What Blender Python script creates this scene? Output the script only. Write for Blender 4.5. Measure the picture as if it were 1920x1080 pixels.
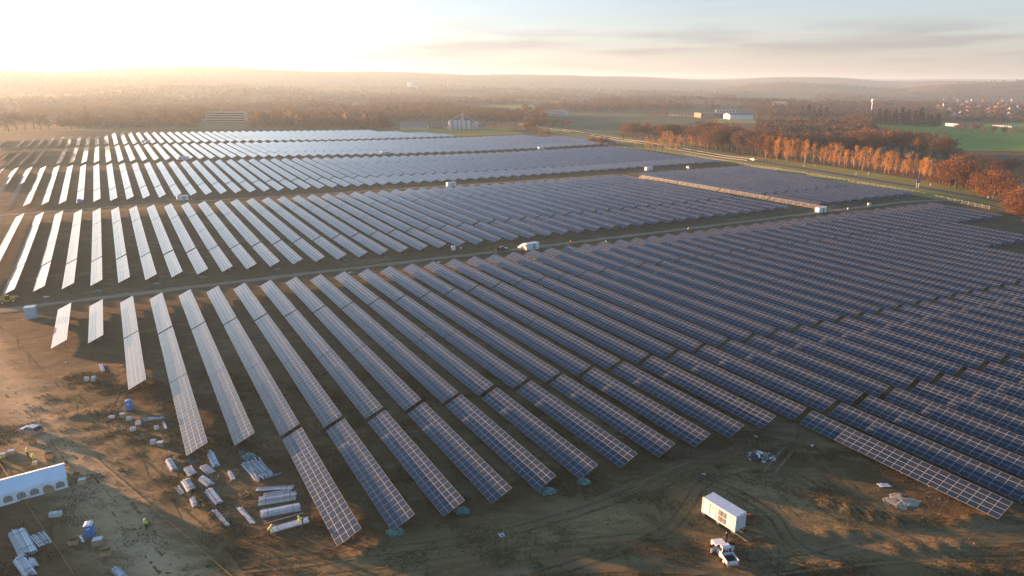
import bpy, math, random
import numpy as np
from mathutils import Matrix, Vector

for o in list(bpy.data.objects):
    bpy.data.objects.remove(o, do_unlink=True)
SC = bpy.context.scene
COL = SC.collection
R = math.radians
rnd = random.Random(7)

# ------------------------------------------------------------------ camera
S = 65.0                                  # metres from the low panel edges up to the drone
LOW = 0.75                                # height of the low panel edge over the ground
CAM_Z = S + LOW
FPX = 1280.36                             # focal length in pixels of the 1920 wide photo
PITCH, ROLL = 0.29567, 0.00698
cam = bpy.data.cameras.new('camera')
cam.lens = 36.0 * FPX / 1920.0
cam.sensor_width = 36.0
cam.clip_start = 1.0
cam.clip_end = 60000.0
camo = bpy.data.objects.new('camera', cam)
COL.objects.link(camo)
camo.matrix_world = Matrix.Translation((0, 0, CAM_Z)) @ Matrix.Rotation(math.pi / 2 - PITCH, 4, 'X') @ Matrix.Rotation(ROLL, 4, 'Z')
SC.camera = camo

# ------------------------------------------------------------------ light
SUN_AZ = 63.5          # degrees to the left of the view direction (+Y)
SUN_EL = 3.4
SUN_STRENGTH = 5.0
SKY_STRENGTH = 0.11
EXPOSURE = 2.45
HAZE_DENSITY = 0.00013
HAZE_COLOR = (0.66, 0.87, 1.0, 1)
HAZE_ANISO = 0.34
world = bpy.data.worlds.new('World')
SC.world = world
world.use_nodes = True
wn = world.node_tree
wn.nodes.clear()


def wnode(t, **kw):
    n = wn.nodes.new(t)
    for k, v in kw.items():
        setattr(n, k, v)
    return n


w_out = wnode('ShaderNodeOutputWorld')
w_bg = wnode('ShaderNodeBackground')
w_bg.inputs['Strength'].default_value = SKY_STRENGTH
sky = wnode('ShaderNodeTexSky', sky_type='NISHITA', sun_disc=False)
sky.sun_elevation = R(SUN_EL)
sky.sun_rotation = R(-SUN_AZ)
sky.altitude = 120
sky.air_density = 1.0
sky.dust_density = 0.8
sky.ozone_density = 3.0
# a low bank of thin cloud above the horizon, all the way round
tc = wnode('ShaderNodeTexCoord')
sep = wnode('ShaderNodeSeparateXYZ')
wn.links.new(tc.outputs['Generated'], sep.inputs[0])
mp = wnode('ShaderNodeMapping')
mp.inputs['Scale'].default_value = (2.6, 2.6, 34.0)
mp.inputs['Location'].default_value = (3, 1, 0)
wn.links.new(tc.outputs['Generated'], mp.inputs[0])
cn = wnode('ShaderNodeTexNoise')
cn.inputs['Scale'].default_value = 1.7
cn.inputs['Detail'].default_value = 5
cn.inputs['Roughness'].default_value = 0.5
wn.links.new(mp.outputs[0], cn.inputs['Vector'])
cr = wnode('ShaderNodeValToRGB')
cr.color_ramp.elements[0].position = 0.47
cr.color_ramp.elements[1].position = 0.62
wn.links.new(cn.outputs['Fac'], cr.inputs[0])
band = wnode('ShaderNodeValToRGB')          # where in height the bank lies
e = band.color_ramp.elements
e[0].position, e[0].color = 0.0, (0, 0, 0, 1)
e[1].position, e[1].color = 0.16, (0, 0, 0, 1)
for p_, v_ in ((0.02, 0.75), (0.055, 0.8), (0.075, 0.25)):
    q = e.new(p_)
    q.color = (v_, v_, v_, 1)
wn.links.new(sep.outputs['Z'], band.inputs[0])
mul = wnode('ShaderNodeMath', operation='MULTIPLY')
wn.links.new(cr.outputs[0], mul.inputs[0])
wn.links.new(band.outputs[0], mul.inputs[1])
mul2 = wnode('ShaderNodeMath', operation='MULTIPLY')
mul2.inputs[1].default_value = 0.95
wn.links.new(mul.outputs[0], mul2.inputs[0])
soft = wnode('ShaderNodeHueSaturation')     # a milky veil of high cloud takes the colour out of the sky
satr = wnode('ShaderNodeMapRange')
satr.inputs['From Min'].default_value = 0.0
satr.inputs['From Max'].default_value = 0.55
satr.inputs['To Min'].default_value = 0.42
satr.inputs['To Max'].default_value = 1.05
wn.links.new(sep.outputs['Z'], satr.inputs['Value'])
wn.links.new(satr.outputs[0], soft.inputs['Saturation'])
wn.links.new(sky.outputs[0], soft.inputs['Color'])
cloud = wnode('ShaderNodeMix', data_type='RGBA', blend_type='MULTIPLY')
cloud.inputs['B'].default_value = (0.66, 0.64, 0.70, 1)
wn.links.new(mul2.outputs[0], cloud.inputs['Factor'])
wn.links.new(soft.outputs[0], cloud.inputs['A'])
tint = wnode('ShaderNodeMix', data_type='RGBA', blend_type='MULTIPLY')
tint.inputs['Factor'].default_value = 1.0
tfac = wnode('ShaderNodeMapRange')
tfac.inputs['From Max'].default_value = 0.28
wn.links.new(sep.outputs['Z'], tfac.inputs['Value'])
tcol = wnode('ShaderNodeMix', data_type='RGBA')
tcol.inputs['A'].default_value = (0.99, 0.95, 1.12, 1)      # rosy low air
tcol.inputs['B'].default_value = (0.90, 0.99, 0.99, 1)         # clear cool air higher up
wn.links.new(tfac.outputs[0], tcol.inputs['Factor'])
wn.links.new(tcol.outputs['Result'], tint.inputs['B'])
wn.links.new(cloud.outputs['Result'], tint.inputs['A'])
wn.links.new(tint.outputs['Result'], w_bg.inputs['Color'])
wn.links.new(w_bg.outputs[0], w_out.inputs['Surface'])

sl = bpy.data.lights.new('sun', 'SUN')
sl.energy = SUN_STRENGTH
sl.angle = R(0.7)
sl.color = (1.0, 0.52, 0.25)
slo = bpy.data.objects.new('sun', sl)
COL.objects.link(slo)
to_sun = Vector((-math.sin(R(SUN_AZ)) * math.cos(R(SUN_EL)), math.cos(R(SUN_AZ)) * math.cos(R(SUN_EL)), math.sin(R(SUN_EL))))
slo.rotation_euler = to_sun.to_track_quat('Z', 'Y').to_euler()
slo.location = (-300, 150, 200)

vs = SC.view_settings
vs.view_transform = 'Standard'
vs.look = 'None'
vs.gamma = 1
vs.use_curve_mapping = False
vs.exposure = EXPOSURE
SC.render.engine = 'CYCLES'
SC.cycles.use_denoising = True
SC.cycles.max_bounces = 5
SC.cycles.diffuse_bounces = 2
SC.cycles.glossy_bounces = 3
SC.cycles.transmission_bounces = 3
SC.cycles.volume_bounces = 0
SC.cycles.sample_clamp_indirect = 6

# ------------------------------------------------------------------ terrain
PSI = 0.526847                            # the panel rows run this far left of the view
CP, SP = math.cos(PSI), math.sin(PSI)
V0, PV = -0.313577, 0.12617               # first row and row pitch, in units of S
SA, SB = -0.008564, 0.007644              # gentle fall of the site
SK = -0.0108795                           # stagger of the row ends
WV, DH = 0.0578472, 0.0267245             # table width and rise
# height above the sloping plane, in units of S, at knots of U (along the rows) and of the row number
KU = np.array([-3, 0, 2, 3.6, 4.6, 6.3, 6.85, 9.1, 9.5, 11.8, 12.3, 14.4, 18])
KR = np.array([-12, 0, 7, 13, 20, 30, 40, 47, 58])
KZ = np.array([
    [0, 0, 0, 0, 0, 0, 0, 0, 0],
    [0, 0, 0, 0, 0, 0, 0, -.004, -.006],
    [0, 0, 0, 0, 0, 0, -.002, -.015, -.012],
    [0, 0, 0, 0, 0, .006, .016, .024, .02],
    [.004, .004, .004, .004, .006, .012, .020, .026, .024],
    [.034, .035, .036, .031, .026, .016, .019, .02, .02],
    [.035, .034, .034, .026, .016, .002, .000, .004, .012],
    [.112, .117, .112, .10, .078, .047, .031, .034, .044],
    [.114, .116, .110, .10, .080, .048, .033, .028, .036],
    [.122, .124, .124, .11, .092, .066, .052, .048, .048],
    [.124, .122, .120, .11, .094, .068, .054, .05, .05],
    [.142, .148, .143, .13, .112, .082, .056, .055, .066],
    [.16, .16, .16, .158, .15, .14, .125, .118, .11]])


def to_uv(x, y):
    x = np.asarray(x, float) / S
    y = np.asarray(y, float) / S
    return -SP * x + CP * y, CP * x + SP * y


def to_xy(u, v):
    return S * (-SP * u + CP * v), S * (CP * u + SP * v)


def sstep(a, b, x):
    t = np.clip((x - a) / (b - a), 0, 1)
    return t * t * (3 - 2 * t)


_rs = np.random.RandomState(3)
_W = [(_rs.uniform(0, 6.283), _rs.uniform(0, 6.283)) for _ in range(60)]


def wav(x, y, lam, k0, n=6):
    """smooth pseudo noise of about unit range and wavelength lam"""
    s = 0
    for i in range(n):
        a, ph = _W[(k0 * 7 + i) % 60]
        l = lam * (0.7 + 0.13 * i)
        s = s + np.sin((x * math.cos(a) + y * math.sin(a)) * 6.283 / l + ph + 1.3 * np.sin((x * math.sin(a) - y * math.cos(a)) * 4.1 / l + ph * 2))
    return s / n ** .5 * 0.8


MOUNDS = [  # low spoil banks on the open ground: x, y, half length, half width, turn, height
    (56, 93.5, 7.5, 1.6, -.5, .55), (50, 88, 6, 1.3, -.1, .28), (61, 85, 7, 1.5, .05, .32), (73, 92, 5, 1.4, .2, .45), (38, 85, 5, 1.2, .0, .22), (48, 81, 8, 1.2, .1, .25), (5, 84, 7, 1.5, .15, .2), (-20, 84, 6, 1.5, .2, .25),
    (-66, 84, 5, 1.4, .9, .3), (-50, 96, 8, 1.0, -.85, .28), (-58, 107, 8, 1.0, -.95, .3), (-72, 126, 9, 1.1, -1.0, .3), (-92, 150, 9, 1.2, -.9, .3), (-88, 128, 6, 1.6, .3, .25), (66, 80, 6, 1.3, -.1, .3)]

RIDGES = [  # azimuth (deg, right positive), half width, distance, depth, height
    (-14, 16, 6200, 900, 112), (-34, 13, 5200, 1000, 78), (6, 8, 6800, 900, 78), (-50, 12, 5600, 1200, 90), (14, 9, 8200, 1200, 58), (22, 5.5, 5200, 500, 62),
    (27, 8, 7600, 900, 64), (33.5, 4.5, 4700, 600, 60), (44, 9, 5200, 900, 70), (-4, 14, 3600, 500, 20), (-24, 7, 3300, 500, 26)]


def gz(x, y, micro=True):
    x = np.asarray(x, float)
    y = np.asarray(y, float)
    shp = np.broadcast(x, y).shape
    xf = np.broadcast_to(x, shp).ravel()
    yf = np.broadcast_to(y, shp).ravel()
    d = np.hypot(xf, yf)
    u, v = to_uv(xf, yf)
    r = (v - V0) / PV
    iu = np.clip(np.searchsorted(KU, u) - 1, 0, len(KU) - 2)
    ir = np.clip(np.searchsorted(KR, r) - 1, 0, len(KR) - 2)
    tu = np.clip((u - KU[iu]) / (KU[iu + 1] - KU[iu]), 0, 1)
    tr = np.clip((r - KR[ir]) / (KR[ir + 1] - KR[ir]), 0, 1)
    bump = (KZ[iu, ir] * (1 - tr) + KZ[iu, ir + 1] * tr) * (1 - tu) + (KZ[iu + 1, ir] * (1 - tr) + KZ[iu + 1, ir + 1] * tr) * tu
    near = S * (SA * np.clip(u, -8, 18) + SB * np.clip(v, -4, 9) + bump)
    th = np.degrees(np.arctan2(xf, yf))
    if d.max() < 1000 and not micro:
        return near.reshape(shp) if shp else float(near[0])
    far = -3 + 5 * wav(xf, yf, 2300, 1) + 2.5 * wav(xf, yf, 900, 2)
    for az, hw, dist, dep, h in RIDGES:
        far = far + h * np.exp(-np.abs((th - az) / hw) ** 3) * np.exp(-((np.minimum(d - dist, 0)) / dep) ** 2) * (1 - .35 * sstep(dist, dist + 3 * dep, d))
    far = np.maximum(far, 0) * 1.0 + np.minimum(far, 0) + 55 * sstep(8000, 13000, d)
    k = sstep(1000, 1900, d)
    z = near * (1 - k) + far * k
    if micro:
        m = (1 - sstep(170, 330, d)) * sstep(20, 40, d)
        for bx_, by_, hl, hw, rt, bh in MOUNDS:
            c_, s_ = math.cos(rt), math.sin(rt)
            p, q = (xf - bx_) * c_ + (yf - by_) * s_, -(xf - bx_) * s_ + (yf - by_) * c_
            z = z + bh * np.exp(-(p / hl) ** 4 - (q / hw) ** 2) * (1 + .3 * np.sin(p * 1.9 + bx_) + .2 * np.sin(p * 4.7 + q * 2))
        z = z + m * (0.07 * wav(xf, yf, 19, 3) + 0.030 * wav(xf, yf, 6.3, 4) + 0.018 * wav(xf, yf, 2.3, 5))
    return z.reshape(shp) if shp else float(z[0])


_cR = np.array(camo.matrix_world.to_3x3())


def px(x, y, lift=0.0):
    """the ground point seen at a pixel of the 1920 x 1080 photo"""
    d = _cR @ np.array([(x - 960) / FPX, -(y - 540) / FPX, -1.0])
    t = np.geomspace(20, 16000, 1500)
    Q = np.array([0, 0, CAM_Z]) + d * t[:, None]
    under = Q[:, 2] < gz(Q[:, 0], Q[:, 1], False) + lift
    k = int(np.argmax(under)) if under.any() else len(t) - 1
    t = np.linspace(t[max(0, k - 1)], t[k], 200)
    Q = np.array([0, 0, CAM_Z]) + d * t[:, None]
    under = Q[:, 2] < gz(Q[:, 0], Q[:, 1], False) + lift
    t1 = t[int(np.argmax(under))] if under.any() else t[-1]
    p = np.array([0, 0, CAM_Z]) + d * t1
    return float(p[0]), float(p[1])


def gp(x, y):
    """photo pixel -> point on the ground"""
    a, b = px(x, y)
    return Vector((a, b, gz(a, b)))


def on(x, y, dz=0.0):
    return Vector((x, y, gz(x, y) + dz))


# ------------------------------------------------------------------ materials
MATS = {}


def mat(name, col, rough=0.7, metal=0.0, var=0.0, scale=1.0, coat=0.0, bump=0.0, spec=0.5, detail=4, alpha=1.0, col2=None, objvar=0.0, trans=0.0):
    """procedural principled material: base colour broken up by noise, optional bump, optional change from object to object"""
    m = bpy.data.materials.new(name)
    m.use_nodes = True
    nt = m.node_tree
    b = nt.nodes['Principled BSDF']
    b.inputs['Roughness'].default_value = rough
    b.inputs['Metallic'].default_value = metal
    b.inputs['Specular IOR Level'].default_value = spec
    b.inputs['Coat Weight'].default_value = coat
    b.inputs['Alpha'].default_value = alpha
    b.inputs['Transmission Weight'].default_value = trans
    tcn = nt.nodes.new('ShaderNodeTexCoord')
    nz = nt.nodes.new('ShaderNodeTexNoise')
    nz.inputs['Scale'].default_value = scale
    nz.inputs['Detail'].default_value = detail
    nt.links.new(tcn.outputs['Object'], nz.inputs['Vector'])
    mx = nt.nodes.new('ShaderNodeMix')
    mx.data_type = 'RGBA'
    c2 = col2 or tuple(c * (1 - var) for c in col)
    c1 = col if col2 else tuple(min(1, c * (1 + var * .6)) for c in col)
    mx.inputs['A'].default_value = (*c2, 1)
    mx.inputs['B'].default_value = (*c1, 1)
    rp = nt.nodes.new('ShaderNodeMapRange')
    rp.inputs['From Min'].default_value = 0.3
    rp.inputs['From Max'].default_value = 0.7
    nt.links.new(nz.outputs['Fac'], rp.inputs['Value'])
    nt.links.new(rp.outputs[0], mx.inputs['Factor'])
    out = mx.outputs['Result']
    if objvar:
        oi = nt.nodes.new('ShaderNodeObjectInfo')
        mr = nt.nodes.new('ShaderNodeMapRange')
        mr.inputs['To Min'].default_value = 1 - objvar
        mr.inputs['To Max'].default_value = 1 + objvar
        nt.links.new(oi.outputs['Random'], mr.inputs['Value'])
        hs = nt.nodes.new('ShaderNodeHueSaturation')
        nt.links.new(mr.outputs[0], hs.inputs['Value'])
        nt.links.new(out, hs.inputs['Color'])
        out = hs.outputs['Color']
    nt.links.new(out, b.inputs['Base Color'])
    if bump:
        bp = nt.nodes.new('ShaderNodeBump')
        bp.inputs['Strength'].default_value = bump
        bp.inputs['Distance'].default_value = 0.1
        nt.links.new(nz.outputs['Fac'], bp.inputs['Height'])
        nt.links.new(bp.outputs[0], b.inputs['Normal'])
    MATS[name] = m
    return m


def earth_mat(name, stops, s1, s2, s3, bump=0.6, bdist=0.25, stretch=(1, 1, 1), edge=None, rough=0.95, rot=0.0):
    """soil and grass: two scales of noise pick from a ramp of colours"""
    m = bpy.data.materials.new(name)
    m.use_nodes = True
    nt = m.node_tree
    b = nt.nodes['Principled BSDF']
    b.inputs['Roughness'].default_value = rough
    b.inputs['Specular IOR Level'].default_value = 0.15
    tcn = nt.nodes.new('ShaderNodeTexCoord')
    mpn = nt.nodes.new('ShaderNodeMapping')
    mpn.inputs['Scale'].default_value = stretch
    mpn.inputs['Rotation'].default_value = (0, 0, rot)
    nt.links.new(tcn.outputs['Object'], mpn.inputs[0])
    ns = []
    for sc_, det in ((s1, 6), (s2, 6), (s3, 4)):
        n = nt.nodes.new('ShaderNodeTexNoise')
        n.inputs['Scale'].default_value = sc_
        n.inputs['Detail'].default_value = det
        n.inputs['Roughness'].default_value = 0.62
        nt.links.new(mpn.outputs[0] if sc_ != s1 else tcn.outputs['Object'], n.inputs['Vector'])
        ns.append(n)
    a1 = nt.nodes.new('ShaderNodeMath'); a1.operation = 'MULTIPLY_ADD'
    a1.inputs[1].default_value = 0.5
    nt.links.new(ns[1].outputs['Fac'], a1.inputs[0])
    h = nt.nodes.new('ShaderNodeMath'); h.operation = 'MULTIPLY'
    h.inputs[1].default_value = 0.62
    nt.links.new(ns[0].outputs['Fac'], h.inputs[0])
    nt.links.new(h.outputs[0], a1.inputs[2])
    a2 = nt.nodes.new('ShaderNodeMath'); a2.operation = 'MULTIPLY_ADD'
    a2.inputs[1].default_value = 0.32
    nt.links.new(ns[2].outputs['Fac'], a2.inputs[0])
    nt.links.new(a1.outputs[0], a2.inputs[2])
    rp = nt.nodes.new('ShaderNodeValToRGB')
    el = rp.color_ramp.elements
    el[0].position, el[0].color = stops[0][0], (*stops[0][1], 1)
    el[1].position, el[1].color = stops[-1][0], (*stops[-1][1], 1)
    for p_, c_ in stops[1:-1]:
        q_ = el.new(p_)
        q_.color = (*c_, 1)
    nt.links.new(a2.outputs[0], rp.inputs[0])
    out = rp.outputs[0]
    if edge:        # the strip's own soil gives way to the soil of the field along its worn edge
        at = nt.nodes.new('ShaderNodeAttribute')
        at.attribute_name = 'edge'
        ad = nt.nodes.new('ShaderNodeMath'); ad.operation = 'ADD'
        nt.links.new(at.outputs['Fac'], ad.inputs[0])
        nb = nt.nodes.new('ShaderNodeMath'); nb.operation = 'MULTIPLY_ADD'
        nb.inputs[1].default_value = 1.6; nb.inputs[2].default_value = -0.8
        nt.links.new(ns[1].outputs['Fac'], nb.inputs[0])
        nt.links.new(nb.outputs[0], ad.inputs[1])
        mr = nt.nodes.new('ShaderNodeMapRange')
        mr.inputs['From Min'].default_value = 0.15
        mr.inputs['From Max'].default_value = 0.8
        nt.links.new(ad.outputs[0], mr.inputs['Value'])
        mx = nt.nodes.new('ShaderNodeMix'); mx.data_type = 'RGBA'
        mx.inputs['B'].default_value = (*edge, 1)
        nt.links.new(mr.outputs[0], mx.inputs['Factor'])
        nt.links.new(out, mx.inputs['A'])
        out = mx.outputs['Result']
    nt.links.new(out, b.inputs['Base Color'])
    bp = nt.nodes.new('ShaderNodeBump')
    bp.inputs['Strength'].default_value = bump
    bp.inputs['Distance'].default_value = bdist
    nt.links.new(a2.outputs[0], bp.inputs['Height'])
    nt.links.new(bp.outputs[0], b.inputs['Normal'])
    MATS[name] = m
    return m


M_ground = earth_mat('field soil and dry grass', [(.40, (.044, .028, .013)), (.53, (.090, .054, .024)), (.62, (.140, .084, .037)), (.70, (.105, .077, .033)), (.86, (.24, .15, .070))],
                     .022, .21, 1.9, bump=1.0, bdist=.7, stretch=(1, 2.1, 1), rot=.5)
M_worn = earth_mat('worn trafficked soil', [(.40, (.078, .048, .021)), (.53, (.165, .098, .043)), (.62, (.255, .155, .068)), (.70, (.20, .146, .062)), (.86, (.42, .275, .13))],
                   .03, .24, 2.1, bump=1.0, bdist=.7, stretch=(1, 2.6, 1), rot=.35, edge=(.115, .070, .031))
M_track = earth_mat('sandy graded earth', [(.42, (.27, .175, .085)), (.58, (.42, .285, .145)), (.72, (.50, .345, .185)), (.9, (.60, .44, .25))],
                    .03, .25, 2.3, bump=1.0, bdist=.5, stretch=(1, 3, 1), rot=.6, edge=(.21, .138, .062))
M_rut = earth_mat('rutted brown earth', [(.42, (.09, .062, .030)), (.58, (.17, .115, .056)), (.72, (.22, .155, .080)), (.9, (.31, .22, .12))],
                  .03, .3, 2.2, bump=.9, bdist=.3, stretch=(1, 4, 1), rot=.25, edge=(.19, .13, .058))
M_lane = earth_mat('pale worn lane', [(.45, (.185, .135, .078)), (.62, (.275, .205, .118)), (.75, (.32, .24, .145)), (.9, (.39, .30, .19))],
                   .03, .3, 2.0, bump=.5, bdist=.2, edge=(.10, .075, .045))
M_verge = earth_mat('mown verge grass', [(.42, (.14, .14, .022)), (.58, (.23, .21, .034)), (.72, (.30, .255, .05)), (.9, (.36, .29, .08))], .02, .2, 1.5, bump=.5)
M_field = earth_mat('winter crop', [(.42, (.10, .18, .022)), (.6, (.145, .245, .030)), (.75, (.19, .28, .038)), (.9, (.27, .30, .06))], .008, .06, .7, bump=.4)
M_stubble = earth_mat('grey green pasture', [(.42, (.065, .085, .040)), (.6, (.095, .115, .052)), (.75, (.12, .135, .062)), (.9, (.16, .15, .075))], .006, .05, .6, bump=.4)
M_sand = earth_mat('pale sand', [(.42, (.20, .17, .12)), (.62, (.30, .26, .19)), (.9, (.42, .37, .29))], .3, 1.2, 4, bump=.8)
M_spoil = earth_mat('fresh red soil', [(.42, (.10, .045, .02)), (.62, (.17, .075, .032)), (.9, (.24, .11, .05))], .5, 2, 6, bump=.9)
M_asphalt = mat('asphalt', (.062, .060, .060), .9, var=.25, scale=.3)
M_paint = mat('road paint', (.62, .61, .57), .7, var=.15, scale=1)
M_alu = mat('anodised frame', (.50, .47, .46), .42, metal=.35, var=.1, scale=3)
M_galv = mat('galvanised steel', (.62, .63, .64), .45, metal=.4, var=.3, scale=5, objvar=.35)
M_galvd = mat('dull galvanised steel', (.34, .35, .36), .5, metal=.5, var=.25, scale=5)
M_white = mat('white painted steel', (.74, .75, .75), .45, var=.10, scale=.9)
M_cream = mat('cream painted steel', (.62, .60, .54), .5, var=.10, scale=.9)
M_greyb = mat('pale blue grey cabinet', (.45, .52, .58), .5, var=.08, scale=.9)
M_conc = mat('concrete', (.36, .35, .33), .9, var=.25, scale=3, bump=.3)
M_wood = mat('raw timber', (.42, .29, .15), .8, var=.3, scale=4, objvar=.2)
M_ply = mat('plywood', (.40, .27, .13), .75, var=.25, scale=3, objvar=.2)
M_card = mat('cardboard', (.40, .29, .18), .9, var=.2, scale=3, objvar=.2)
M_film = mat('white packing film', (.66, .64, .62), .4, var=.15, scale=5, objvar=.12)
M_tent = mat('white tent canvas', (.80, .82, .84), .6, var=.06, scale=.6)
M_tentwin = mat('clear tent window film', (.30, .27, .25), .15, var=.35, scale=3, coat=.5)
M_blue = mat('blue moulded plastic', (.05, .23, .56), .5, var=.15, scale=2)
M_pale = mat('pale moulded plastic', (.68, .70, .72), .5, var=.1, scale=2)
M_viz = mat('hi-vis yellow cloth', (.62, .78, .045), .8, var=.12, scale=8)
M_vizo = mat('hi-vis orange cloth', (.80, .22, .04), .8, var=.12, scale=8)
M_dark = mat('dark work trousers', (.030, .032, .040), .9, var=.2, scale=8)
M_skin = mat('skin', (.42, .27, .20), .6, var=.08, scale=6)
M_hat = mat('white helmet shell', (.72, .72, .70), .35, var=.05, scale=4)
M_carw = mat('white car paint', (.72, .70, .67), .3, var=.06, scale=2, coat=.6)
M_cars = mat('silver car paint', (.42, .43, .44), .35, metal=.5, var=.1, scale=2, coat=.6)
M_cark = mat('black car paint', (.018, .019, .022), .3, var=.1, scale=2, coat=.8)
M_cglass = mat('car window glass', (.012, .014, .016), .08, var=.1, scale=1, coat=1)
M_black = mat('black plastic', (.022, .022, .023), .7, var=.2, scale=3)
M_tyre = mat('tyre rubber', (.028, .026, .024), .9, var=.3, scale=5)
M_red = mat('red lamp lens', (.42, .02, .015), .3, var=.1, scale=5)
M_net = mat('green packing straps', (.12, .28, .21), .55, var=.4, scale=5, col2=(.05, .13, .10))
M_netw = mat('pale green wrap film', (.34, .46, .41), .5, var=.3, scale=5)
M_tarp = mat('dark plastic sheeting', (.03, .034, .042), .35, var=.3, scale=3)
M_yel = mat('yellow machine paint', (.55, .36, .03), .45, var=.15, scale=2)
M_tankc = mat('cream plastic tank', (.62, .52, .32), .5, var=.12, scale=2)
M_sign = mat('blue road sign face', (.03, .13, .50), .5, var=.08, scale=2)
M_rope = mat('yellow rope', (.46, .30, .10), .8, var=.2, scale=2)
M_warn = mat('yellow warning label', (.80, .62, .03), .5, var=.05, scale=4)
M_bark = mat('bark', (.085, .062, .045), .95, var=.3, scale=3)
M_birch = mat('pale birch bark', (.42, .34, .26), .9, var=.3, scale=2)


def leaf_mat(name, c1, c2, objvar=.25):
    m = bpy.data.materials.new(name)
    m.use_nodes = True
    nt = m.node_tree
    b = nt.nodes['Principled BSDF']
    b.inputs['Roughness'].default_value = .85
    b.inputs['Specular IOR Level'].default_value = .1
    g = nt.nodes.new('ShaderNodeNewGeometry')
    mx = nt.nodes.new('ShaderNodeMix'); mx.data_type = 'RGBA'
    mx.inputs['A'].default_value = (*c1, 1)
    mx.inputs['B'].default_value = (*c2, 1)
    nt.links.new(g.outputs['Random Per Island'], mx.inputs['Factor'])
    oi = nt.nodes.new('ShaderNodeObjectInfo')
    mr = nt.nodes.new('ShaderNodeMapRange')
    mr.inputs['To Min'].default_value = 1 - objvar
    mr.inputs['To Max'].default_value = 1 + objvar
    nt.links.new(oi.outputs['Random'], mr.inputs['Value'])
    hs = nt.nodes.new('ShaderNodeHueSaturation')
    nt.links.new(mr.outputs[0], hs.inputs['Value'])
    nt.links.new(mx.outputs['Result'], hs.inputs['Color'])
    tr = nt.nodes.new('ShaderNodeBsdfTranslucent')
    ms = nt.nodes.new('ShaderNodeMixShader')
    ms.inputs[0].default_value = .3
    nt.links.new(hs.outputs['Color'], b.inputs['Base Color'])
    nt.links.new(hs.outputs['Color'], tr.inputs['Color'])
    nt.links.new(b.outputs[0], ms.inputs[1])
    nt.links.new(tr.outputs[0], ms.inputs[2])
    nt.links.new(ms.outputs[0], nt.nodes['Material Output'].inputs['Surface'])
    return m


L_orange = leaf_mat('orange autumn leaves', (.46, .195, .026), (.64, .34, .070))
L_rust = leaf_mat('rust brown leaves', (.145, .064, .032), (.25, .118, .054))
L_brown = leaf_mat('bare brown twigs', (.095, .056, .036), (.185, .105, .062))
L_grey = leaf_mat('grey brown twigs', (.095, .068, .054), (.160, .112, .084))
L_dark = leaf_mat('dark conifer needles', (.014, .026, .020), (.030, .048, .032))
L_weed = leaf_mat('dry weeds', (.090, .065, .028), (.19, .125, .052))
L_green = leaf_mat('green weeds', (.035, .050, .014), (.090, .085, .022))


def panel_mat(name, grid):
    """blue cells under dusty glass; grid=True draws the module frames of far tables from their UVs"""
    m = bpy.data.materials.new(name)
    m.use_nodes = True
    nt = m.node_tree
    b = nt.nodes['Principled BSDF']
    b.inputs['Roughness'].default_value = .34
    b.inputs['Specular IOR Level'].default_value = .08
    b.inputs['Coat Weight'].default_value = 1.0
    b.inputs['Coat Roughness'].default_value = .04
    b.inputs['Coat IOR'].default_value = 1.33
    mx = nt.nodes.new('ShaderNodeMix'); mx.data_type = 'RGBA'
    mx.inputs['A'].default_value = (.009, .028, .054, 1)
    mx.inputs['B'].default_value = (.024, .034, .048, 1)
    g = nt.nodes.new('ShaderNodeNewGeometry')
    oi = nt.nodes.new('ShaderNodeObjectInfo')
    ad = nt.nodes.new('ShaderNodeMath'); ad.operation = 'ADD'
    fr = nt.nodes.new('ShaderNodeMath'); fr.operation = 'FRACT'
    nt.links.new(oi.outputs['Random'], ad.inputs[1])
    nt.links.new(g.outputs['Random Per Island'], ad.inputs[0])
    nt.links.new(ad.outputs[0], fr.inputs[0])
    nt.links.new(fr.outputs[0], mx.inputs['Factor'])
    out = mx.outputs['Result']
    if grid:
        uv = nt.nodes.new('ShaderNodeUVMap')
        sp = nt.nodes.new('ShaderNodeSeparateXYZ')
        nt.links.new(uv.outputs[0], sp.inputs[0])
        ls = []
        for ax, w in (('X', .021), ('Y', .032)):
            f = nt.nodes.new('ShaderNodeMath'); f.operation = 'FRACT'
            nt.links.new(sp.outputs[ax], f.inputs[0])
            pp = nt.nodes.new('ShaderNodeMath'); pp.operation = 'PINGPONG'
            pp.inputs[1].default_value = .5
            nt.links.new(f.outputs[0], pp.inputs[0])
            lt = nt.nodes.new('ShaderNodeMath'); lt.operation = 'LESS_THAN'
            lt.inputs[1].default_value = w
            nt.links.new(pp.outputs[0], lt.inputs[0])
            ls.append(lt)
        mxm = nt.nodes.new('ShaderNodeMath'); mxm.operation = 'MAXIMUM'
        nt.links.new(ls[0].outputs[0], mxm.inputs[0])
        nt.links.new(ls[1].outputs[0], mxm.inputs[1])
        m2 = nt.nodes.new('ShaderNodeMix'); m2.data_type = 'RGBA'
        m2.inputs['B'].default_value = (.42, .42, .42, 1)
        nt.links.new(mxm.outputs[0], m2.inputs['Factor'])
        nt.links.new(out, m2.inputs['A'])
        out = m2.outputs['Result']
    nt.links.new(out, b.inputs['Base Color'])
    return m


M_glass = panel_mat('solar glass', False)
M_glassfar = panel_mat('solar glass far', True)

# ------------------------------------------------------------------ mesh helpers
def tag(o, label=None, cat=None, group=None, kind=None):
    if label: o['label'] = label
    if cat: o['category'] = cat
    if group: o['group'] = group
    if kind: o['kind'] = kind
    return o


def link(o, parent=None):
    COL.objects.link(o)
    if parent is not None:
        o.parent = parent
    return o


def empty(name, loc=(0, 0, 0), rz=0.0):
    o = bpy.data.objects.new(name, None)
    o.location = loc
    o.rotation_euler = (0, 0, rz)
    o.empty_display_size = .3
    return link(o)


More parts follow.
